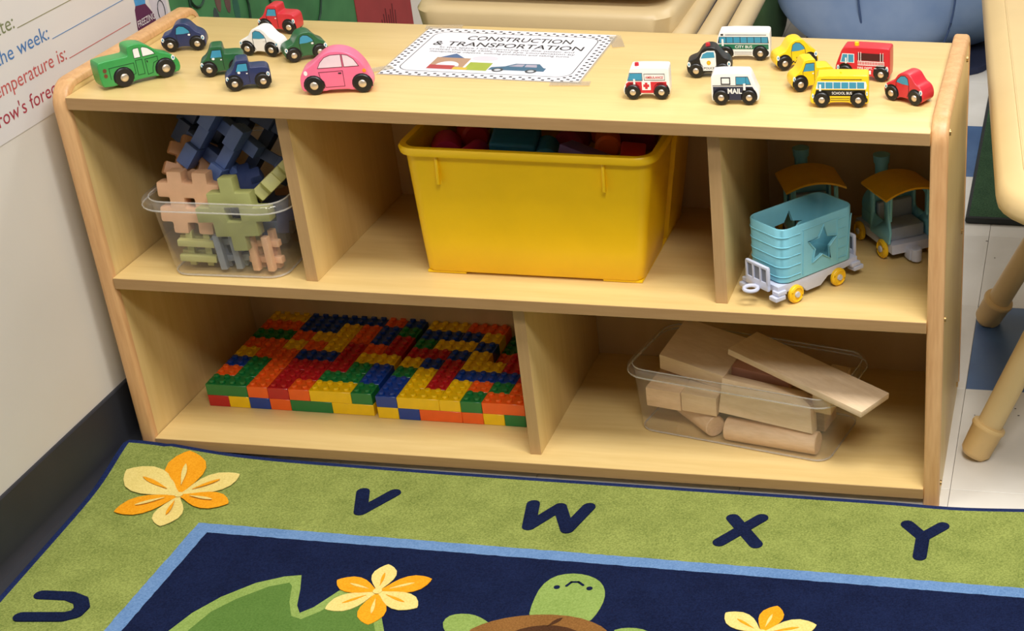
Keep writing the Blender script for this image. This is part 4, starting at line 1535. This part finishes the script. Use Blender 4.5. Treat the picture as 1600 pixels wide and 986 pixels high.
# chassis
mb = MB()
mb.prism([(-.074, .0310), (-.074, .0225), (-.062, .0215), (-.058, .0190), (-.031, .0190), (-.022, .0090), (.004, .0090), (.018, .0190), (.050, .0205), (.066, .0225), (.074, .0225), (.074, .0310)], -.0345, .0345, .0015)
chs = mb.build('chassis', LAV, gon)
for sx in (-1, 1):
    for s in (-1, 1):
        mb = MB()
        mb.box((sx * .0690, s * .0315, .0215), (.016, .013, .006), .0012)
        mb.box((sx * .0730, s * .0315, .0150), (.018, .015, .006), .0012)
        mb.build('step', LAV, chs)
    # railing of three openings
    mb = MB()
    x = sx * .0800
    mb.box((x, 0, .0290), (.0050, .046, .0120), .0012)
    mb.box((x, 0, .0560), (.0050, .046, .0045), .0015)
    for y in (-.0215, -.0075, .0075, .0215):
        mb.box((x, y, .0440), (.0050, .0040, .0250), .0012)
    rl = mb.build('end_railing', LAV, gon)
    mb = MB()
    mb.box((x, 0, .0440), (.0012, .042, .022), 0)
    mb.build('railing_panel', DARKIN, rl, smooth=0)
mb = MB()
mb.tube([(-.0930 + .0095 * math.cos(2 * math.pi * k / 20), .0095 * math.sin(2 * math.pi * k / 20), .0245) for k in range(20)], .0028, 8, closed=True)
mb.box((-.0815, 0, .0245), (.008, .010, .005), .001)
mb.build('coupling_ring', LAV, gon)
mb = MB()
mb.box((.0830, 0, .0230), (.012, .008, .010), .001)
mb.build('coupling_hook', LAV, gon)
for x in (-.0440, .0350):
    for s in (-1, 1):
        train_wheel(gon, x, s * .0335, s)


def loco(label, loc, ang):
    o = thing('toy_locomotive', label, 'toy train', (loc[0], loc[1], ZM + .0003), R(ang), 'toy locomotives in the upper right compartment')
    mb = MB()
    mb.prism([(-.056, .0120), (-.056, .0260), (.060, .0260), (.064, .0180), (.058, .0120)], -.0320, .0320, .002)
    ch = mb.build('chassis', LAV, o)
    mb = MB()
    mb.box((-.0600, 0, .0120), (.018, .020, .018), .003)
    mb.cyl((-.0700, 0, .003), (-.0700, 0, .022), .0080, None, 16, bev=.001)
    mb.build('coupling', LAV, ch)
    # cab: two side walls with rounded openings, open at the back
    for s in (-1, 1):
        mb = MB()
        wpts = [(-.050, .026), (-.054, .045), (-.050, .060), (-.046, .0990), (.008, .0990), (.008, .026)]
        mb.prism(wpts, s * .0330 - .0018, s * .0330 + .0018, .001)
        wall = mb.build('cab_wall', SKY, o)
        cb = MB()
        cb.box((-.019, s * .033, .073), (.034, .02, .034), .006)
        ct = cb.build('cutter', SKY)
        ct.parent = o
        bpy.context.view_layer.update()
        boolean_cut(wall, ct)
    mb = MB()
    mb.box((.0080, 0, .062), (.0040, .068, .072), .001)
    mb.build('cab_front', SKY, o)
    for y in (-.030, .030):
        mb = MB()
        mb.tube([(-.047, y, .060), (-.049, y, .098)], .0022, 8)
        mb.build('cab_post', SKY, o)
    mb = MB()
    mb.box((-.0220, 0, .0360), (.040, .056, .020), .004)
    mb.box((.0000, 0, .0520), (.010, .056, .040), .004)
    mb.build('seat', TGREY, o)
    # arched roof
    mb = MB()
    ny_, pts_t, pts_b = 12, [], []
    vs, fs = [], []
    for lay, dz in ((0, 0), (1, -.0030)):
        for i, x in enumerate((-.0600, -.0595, -.02, .018, .0185)):
            for k in range(ny_ + 1):
                y = -.0440 + .088 * k / ny_
                z = .1100 - .0110 * (y / .044) ** 2 + dz
                vs.append((x, y, z))
    W_ = ny_ + 1
    N_ = 5 * W_
    for i in range(4):
        for k in range(ny_):
            a_ = i * W_ + k
            fs.append((a_, a_ + 1, a_ + W_ + 1, a_ + W_))
            fs.append((N_ + a_, N_ + a_ + W_, N_ + a_ + W_ + 1, N_ + a_ + 1))
    for i in range(4):
        for k in (0, ny_):
            a_ = i * W_ + k
            fs.append((a_, a_ + W_, N_ + a_ + W_, N_ + a_))
    for k in range(ny_):
        for i in (0, 4):
            a_ = i * W_ + k
            fs.append((a_, a_ + 1, N_ + a_ + 1, N_ + a_))
    mb.add(vs, fs)
    mb.build('roof', ROOF, o, 40)
    mb = MB()
    mb.cyl((.008, 0, .050), (.056, 0, .050), .0250, None, 28, bev=.002)
    mb.box((.032, 0, .034), (.048, .050, .020), .002)
    bo = mb.build('boiler', SKY, o)
    mb = MB()
    mb.cyl((.056, 0, .050), (.060, 0, .050), .0190, .0170, 24)
    mb.build('smokebox_door', LAV, bo)
    mb = MB()
    mb.cyl((.040, 0, .070), (.040, 0, .116), .0088, .0098, 20)
    mb.cyl((.040, 0, .114), (.040, 0, .126), .0115, .0125, 20)
    mb.build('smokestack', SKY, o)
    for x in (-.0330, .0400):
        for s in (-1, 1):
            train_wheel(o, x, s * .0325, s, .0140)
    return o


loco('toy locomotive with yellow arched roof directly behind the open wagon', (0.9600, 0.2570), 112)
loco('toy locomotive with yellow arched roof beside the right end panel', (1.0880, 0.2480), 124)

# ================================================================ WALL CHART
CHX = WALLX + 0.0006
chart = thing('wall_chart', 'white paper weather chart with coloured handwriting on the left wall', 'poster', (WALLX, 0.05, 0.75))
CM = Matrix.Translation((-WALLX, -0.05, -0.75))
mb = MB()
mb.box((WALLX + .0005, .045, .775), (.0010, .70, .514), 0, CM)
mb.build('paper', pm('chart_paper', (222, 216, 212), .6, var=.02, scale=8), chart, smooth=0)


def wall_text(s, y_end, z, width, h, c, key):
    me = text_mesh(s, width, h, pm('chart_ink_' + key, c, .6), bold=0.0)
    # x of the glyphs runs along +y of the wall
    me.transform(Matrix(((0, -1, 0, WALLX + .0013), (1, 0, 0, y_end - width), (0, 0, 1, z), (0, 0, 0, 1))))
    me.transform(CM)
    return link('handwriting', me, chart)


def wall_rule(y0, y1, z, c, key):
    mb = MB()
    mb.box((WALLX + .0011, (y0 + y1) / 2, z), (.0004, y1 - y0, .0011), 0, CM)
    return mb.build('ruled_line', pm('chart_ink_' + key, c, .6), chart, smooth=0)


wall_text("Date:", .0134, .6465, .066, .0190, (122, 128, 88), 'olive')
wall_text("Day of the week:", .0803, .6115, .218, .0195, (70, 120, 178), 'blue')
wall_text("The temperature is:", .1075, .5745, .236, .0195, (196, 92, 88), 'red')
wall_text("Tomorrow's forecast:", .1060, .5395, .268, .0195, (168, 54, 70), 'crimson')
wall_rule(.0183, .34, .6448, (140, 136, 96), 'olive_line')
wall_rule(.0866, .29, .6094, (98, 136, 180), 'blue_line')
wall_rule(.1134, .282, .5740, (190, 110, 104), 'red_line')
wall_text("Today is:", -.005, .6820, .12, .0195, (90, 90, 90), 'grey')
# thermometer drawing on the chart
def wall_poly(name, pts, c, key, lift=.0012, par=None):
    mb = MB()
    mb.add([(WALLX + lift, y, z) for y, z in pts], [tuple(range(len(pts)))], CM)
    return mb.build(name, pm('chart_' + key, c, .6), par or chart, smooth=0)


th_ = wall_poly('thermometer_drawing', [(.2960, .545), (.2975, .562), (.3010, .587), (.3050, .592), (.3330, .588), (.3480, .570), (.3560, .545)], (92, 34, 74), 'plum')
wall_poly('drawing_patch', [(.3050, .592), (.3040, .612), (.3400, .612), (.3330, .588)], (70, 150, 206), 'sky_blue', .0013)
wall_poly('drawing_patch', [(.3400, .612), (.3480, .570), (.3600, .545), (.3900, .545), (.3900, .612)], (206, 198, 204), 'pale_grey', .0012)
mb = MB()
mb.tube([(WALLX + .0014, .372 + .010 * math.cos(2 * math.pi * k / 16), .566 + .016 * math.sin(2 * math.pi * k / 16)) for k in range(16)], .0008, 4, CM, closed=True)
mb.build('drawing_loop', pm('chart_dark_outline', (40, 44, 48), .6), chart, smooth=0)
me = text_mesh('FREEZING', .050, .0100, pm('chart_white', (224, 214, 216), .6), bold=.01)
me.transform(Matrix(((0, -1, 0, WALLX + .0018), (1, 0, 0, .3000), (0, 0, 1, .5610), (0, 0, 0, 1))))
me.transform(CM)
link('lettering', me, chart)

# green painting further along the wall
art = thing('painted_mural', 'green painted paper with dark outlines on the left wall behind the shelf', 'poster', (WALLX, .74, .5))
AM = Matrix.Translation((-WALLX, -.74, -.5))
def art_poly(name, pts, mat, lift):
    mb = MB()
    mb.prism(pts, WALLX + .0003, WALLX + lift, 0, AM, axis='x')
    return mb.build(name, mat, art, smooth=0)
art_poly('paper', [(.400, .12), (1.00, .12), (1.06, .34), (1.12, .45), (1.12, .80), (.400, .80)], pm('mural_green', (70, 132, 78), .7, c2=(48, 104, 58), scale=14), .0010)
art_poly('white_patch', [(1.00, .12), (1.00, .36), (1.10, .42), (1.17, .42), (1.17, .12)], pm('mural_white', (196, 192, 184), .7), .0008)
OUTL = pm('mural_outline', (16, 52, 32), .7)
for pts, cl in (([(.4830 + .028 * math.cos(2 * math.pi * k / 20), .575 + .034 * math.sin(2 * math.pi * k / 20)) for k in range(20)], True),
                ([(.458, .70), (.455, .53), (.452, .40)], False), ([(.62, .58), (.64, .50), (.63, .40)], False),
                ([(.95, .50), (.90, .41), (.84, .36), (.82, .33)], False), ([(.70, .58), (.72, .47), (.71, .38)], False)):
    mb = MB()
    mb.tube([(WALLX + .0032, a_, b_) for a_, b_ in pts], .0021, 4, AM, closed=cl)
    mb.build('painted_outline', OUTL, art, smooth=0)
for yy, zz, c, kk in ((.53, .50, (54, 70, 66), 'slate'), (.545, .54, (104, 72, 64), 'brown'), (.575, .53, (96, 66, 62), 'rust'), (.60, .505, (38, 92, 72), 'deep'), (.56, .57, (50, 62, 58), 'slate2')):
    mb = MB()
    mb.prism(circle(yy, zz, .010, 12, .026), WALLX + .0009, WALLX + .0016, 0, AM, axis='x')
    mb.build('brush_dab', pm('mural_dab_' + kk, c, .7, var=.15, scale=60), art, smooth=0)
red = thing('red_paper_panel', 'red paper panel on the left wall beyond the green painting', 'poster', (WALLX, 1.19, .3))
mb = MB()
mb.box((.0020, 0, .02), (.0012, .27, .56), 0)
mb.build('sheet', pm('red_paper', (156, 52, 52), .7, var=.08, scale=20), red, smooth=0)
mb = MB()
for k in range(7):
    mb.tube([(.0030, -.02 + .010 * k, -.03), (.0030, -.024 + .012 * k, .02 + .008 * (k % 3))], .0012, 4)
mb.build('pen_marks', pm('red_paper_marks', (96, 34, 36), .7), red, smooth=0)

# ================================================================ TAN TABLE AT THE RIGHT
TAN = pm('tan_plastic', (216, 188, 134), .42, var=.03, scale=10, bump=.02, bscale=700)
TAND = pm('tan_ferrule', (222, 188, 128), .42, var=.03)
tbl = thing('plastic_table', 'tan moulded plastic table with splayed tubular legs right of the shelf', 'table', (1.75, .38, 0), 0)
TBM = Matrix.Translation((-1.75, -.38, 0))
ta = Matrix.Translation((1.2270, .38, 0)) @ Matrix.Rotation(R(4.9), 4, 'Z')
mb = MB()
def tl(ins, z, r):
    return [(p[0], p[1], z) for p in rrect(-.0135 + ins, 1.10 - ins, -.452 + ins, .80 - ins, r, 0, 8)]
loops = [tl(.012, .452, .09), tl(.002, .458, .10), tl(0, .468, .10), tl(.003, .484, .10), tl(.010, .492, .095), tl(.030, .500, .08), tl(.034, .5005, .078)]
mb.loft(loops, TBM @ ta)
mb.build('table_top', TAN, tbl, 50)
mb = MB()
mb.tube([(p[0], p[1], .5006) for p in tl(.036, 0, .076)], .0016, 6, TBM @ ta, closed=True)
mb.build('edge_bead', TAN, tbl)
for fx, fy, sx, sy in ((1.2210, .1440, 1, 1), (1.2110, .5980, 1, -1), (2.22, .1440, -1, 1), (2.22, .5980, -1, -1)):
    d = Vector((sx * .45, sy * .25, 1))
    foot = Vector((fx, fy, 0))
    du = d.normalized()
    mb = MB()
    p0 = foot + d * .045
    p1 = foot + d * .450
    mb.cyl(p0, p1, .0195, .0205, 24, TBM)
    lg = mb.build('leg', TAN, tbl)
    mb = MB()
    prof = [(.002, .012), (.0035, .0185), (.010, .0232), (.044, .0246), (.0455, .0262), (.0485, .0268), (.0515, .0258), (.0525, .0195)]
    loops = []
    u = du.orthogonal().normalized()
    w = du.cross(u)
    for t, r in prof:
        q = []
        for k in range(24):
            an = 2 * math.pi * k / 24
            v = foot + d * t + (u * math.cos(an) + w * math.sin(an)) * r
            q.append((v.x, v.y, max(v.z, .0008)))
        loops.append(q)
    mb.loft(loops, TBM)
    mb.build('ferrule', TAND, lg, 50)

# ================================================================ STACKED CHAIRS BEHIND
CHT = pm('beige_chair_plastic', (206, 184, 140), .45, var=.03, scale=10)


def stacked_chair(label, z, dx, dy, legs):
    o = thing('stacking_chair', label, 'chair', (.49 + dx, .73 + dy, 0), 0, 'beige chairs stacked behind the shelf')
    mb = MB()
    def lp(ins, zz, r):
        return [(p[0], p[1], zz) for p in rrect(-.216 + ins, .216 - ins, -.180 + ins, .180 - ins, r, 0, 8)]
    mb.loft([lp(.030, z - .085, .03), lp(.010, z - .075, .045), lp(.004, z - .045, .05), lp(0, z - .012, .05), lp(.006, z - .003, .05), lp(.016, z, .045)])
    mb.build('seat', CHT, o, 50)
    for a_, b_ in legs:
        mb = MB()
        mb.tube([a_, b_], .0175, 12)
        mb.build('leg', CHT, o)
    return o


def L(p):
    return (p[0] - .49, p[1] - .73, p[2])


stacked_chair('beige moulded chair seat directly behind the shelf, lower of the stack', .5340, -.008, 0, [((.226, -.27, .483), (.200, .45, .486)), ((.270, -.27, .488), (.248, .45, .487)), ((-.20, -.15, .45), (-.23, -.17, 0.0)), ((-.20, .15, .45), (-.23, .17, 0.0)), ((.17, .12, .45), (.18, .14, 0.0)), ((.17, -.12, .45), (.18, -.14, 0.0))])
stacked_chair('beige moulded chair seat on top of the lower chair behind the shelf', .6340, -.004, .01, [((.312, -.28, .494), (.286, .44, .490))])

# ================================================================ FLOOR THINGS FAR BEHIND
turf = thing('turf_mat', 'dark green turf mat on the floor behind the shelf', 'mat', (1.75, 1.8, 0))
mb = MB()
mb.box((0, 0, .008), (1.20, 1.55, .014), .003)
mb.build('turf_pile', pile('turf_green', (62, 88, 62), (34, 54, 38), 260, 1.0), turf)
mb = MB()
mb.tube([(-.60, -.775, .008), (.60, -.775, .008), (.60, .775, .008), (-.60, .775, .008)], .0075, 8, closed=True)
mb.build('edge_binding', pm('turf_edge', (34, 38, 38), .8), turf)


def soft_shape(hx, hy, h, folds, seed, nu=48, nv=24):
    rnd = random.Random(seed)
    ph = [(rnd.uniform(0, 6.28), rnd.randint(2, 6), rnd.uniform(.4, 1)) for _ in range(5)]
    vs, fs = [], []
    for j in range(nv + 1):
        t = j / nv
        lat = -math.pi / 2 + math.pi * t
        for i in range(nu):
            lon = 2 * math.pi * i / nu
            cl = abs(math.cos(lat)) ** .7
            f = 1 + folds * sum(a * math.sin(k * lon + p + 2.2 * lat) for p, k, a in ph) / 3
            x = hx * cl * math.copysign(abs(math.cos(lon)) ** .8, math.cos(lon)) * f
            y = hy * cl * math.copysign(abs(math.sin(lon)) ** .8, math.sin(lon)) * f
            z = h * .5 + h * .5 * math.copysign(abs(math.sin(lat)) ** .75, math.sin(lat)) * (1 + folds * .6 * math.sin(3 * lon + ph[0][0]))
            vs.append((x, y, max(z, .001)))
    for j in range(nv):
        for i in range(nu):
            k = (i + 1) % nu
            fs.append((j * nu + i, j * nu + k, (j + 1) * nu + k, (j + 1) * nu + i))
    mb = MB()
    mb.add(vs, fs)
    return mb


BLUEF = pm('light_blue_cloth', (142, 164, 200), .85, c2=(120, 146, 188), scale=9, bump=.2, bscale=600)
bag = thing('fabric_floor_cushion', 'slumped light blue fabric cushion on the floor behind the shelf', 'cushion', (.895, 2.135, 0.012))
soft_shape(.300, .270, .42, .16, 4, 72, 36).build('cover', BLUEF, bag, 80)
for az in (-62, -100):
    mb = MB()
    mb.tube([(.300 * .965 * abs(math.cos(R(e))) ** .7 * math.copysign(abs(math.cos(R(az))) ** .8, math.cos(R(az))) * (1 + .05 * math.sin(R(3 * e))), .270 * 1.03 * abs(math.cos(R(e))) ** .7 * math.copysign(abs(math.sin(R(az))) ** .8, math.sin(R(az))) * (1 + .05 * math.sin(R(3 * e))), .21 + .21 * math.copysign(abs(math.sin(R(e))) ** .75, math.sin(R(e)))) for e in range(-60, 85, 6)], .003, 6)
    mb.build('seam', pm('blue_seam', (66, 88, 130), .85), bag)
mb = MB()
mb.loft([[(p[0], p[1], z) for p in rrect(-.24, .235, -.22, .22, .08, 0)] for z in (-.011, .004)])
mb.build('base', pm('navy_base', (30, 38, 66), .8), bag)
gb = thing('green_cushion', 'dark green fabric cushion beside the blue cushion on the floor', 'cushion', (.560, 2.12, 0))
soft_shape(.050, .16, .34, .10, 9).build('cover', pm('dark_green_cloth', (48, 74, 40), .9, var=.15, scale=20), gb, 80)
nb = thing('navy_box', 'dark navy open box on the floor behind the stacked chairs', 'crate', (.355, 2.20, 0))  # plain dark navy open box filling the gap left of the cushions
mb = MB()
loops = [[(p[0], p[1], z) for p in rrect(-a_, a_, -b_, b_, .02, 0)] for a_, b_, z in ((.10, .17, 0), (.115, .19, .30), (.105, .18, .30), (.092, .16, .01))]
mb.loft(loops)
mb.build('box_body', pm('navy_box_plastic', (26, 32, 56), .5), nb, 40)
mb = MB()
mb.tube([(p[0], p[1], .30) for p in rrect(-.112, .112, -.187, .187, .02, 0)], .007, 6, closed=True)
mb.build('box_rim', pm('navy_box_plastic', (26, 32, 56), .5), nb)
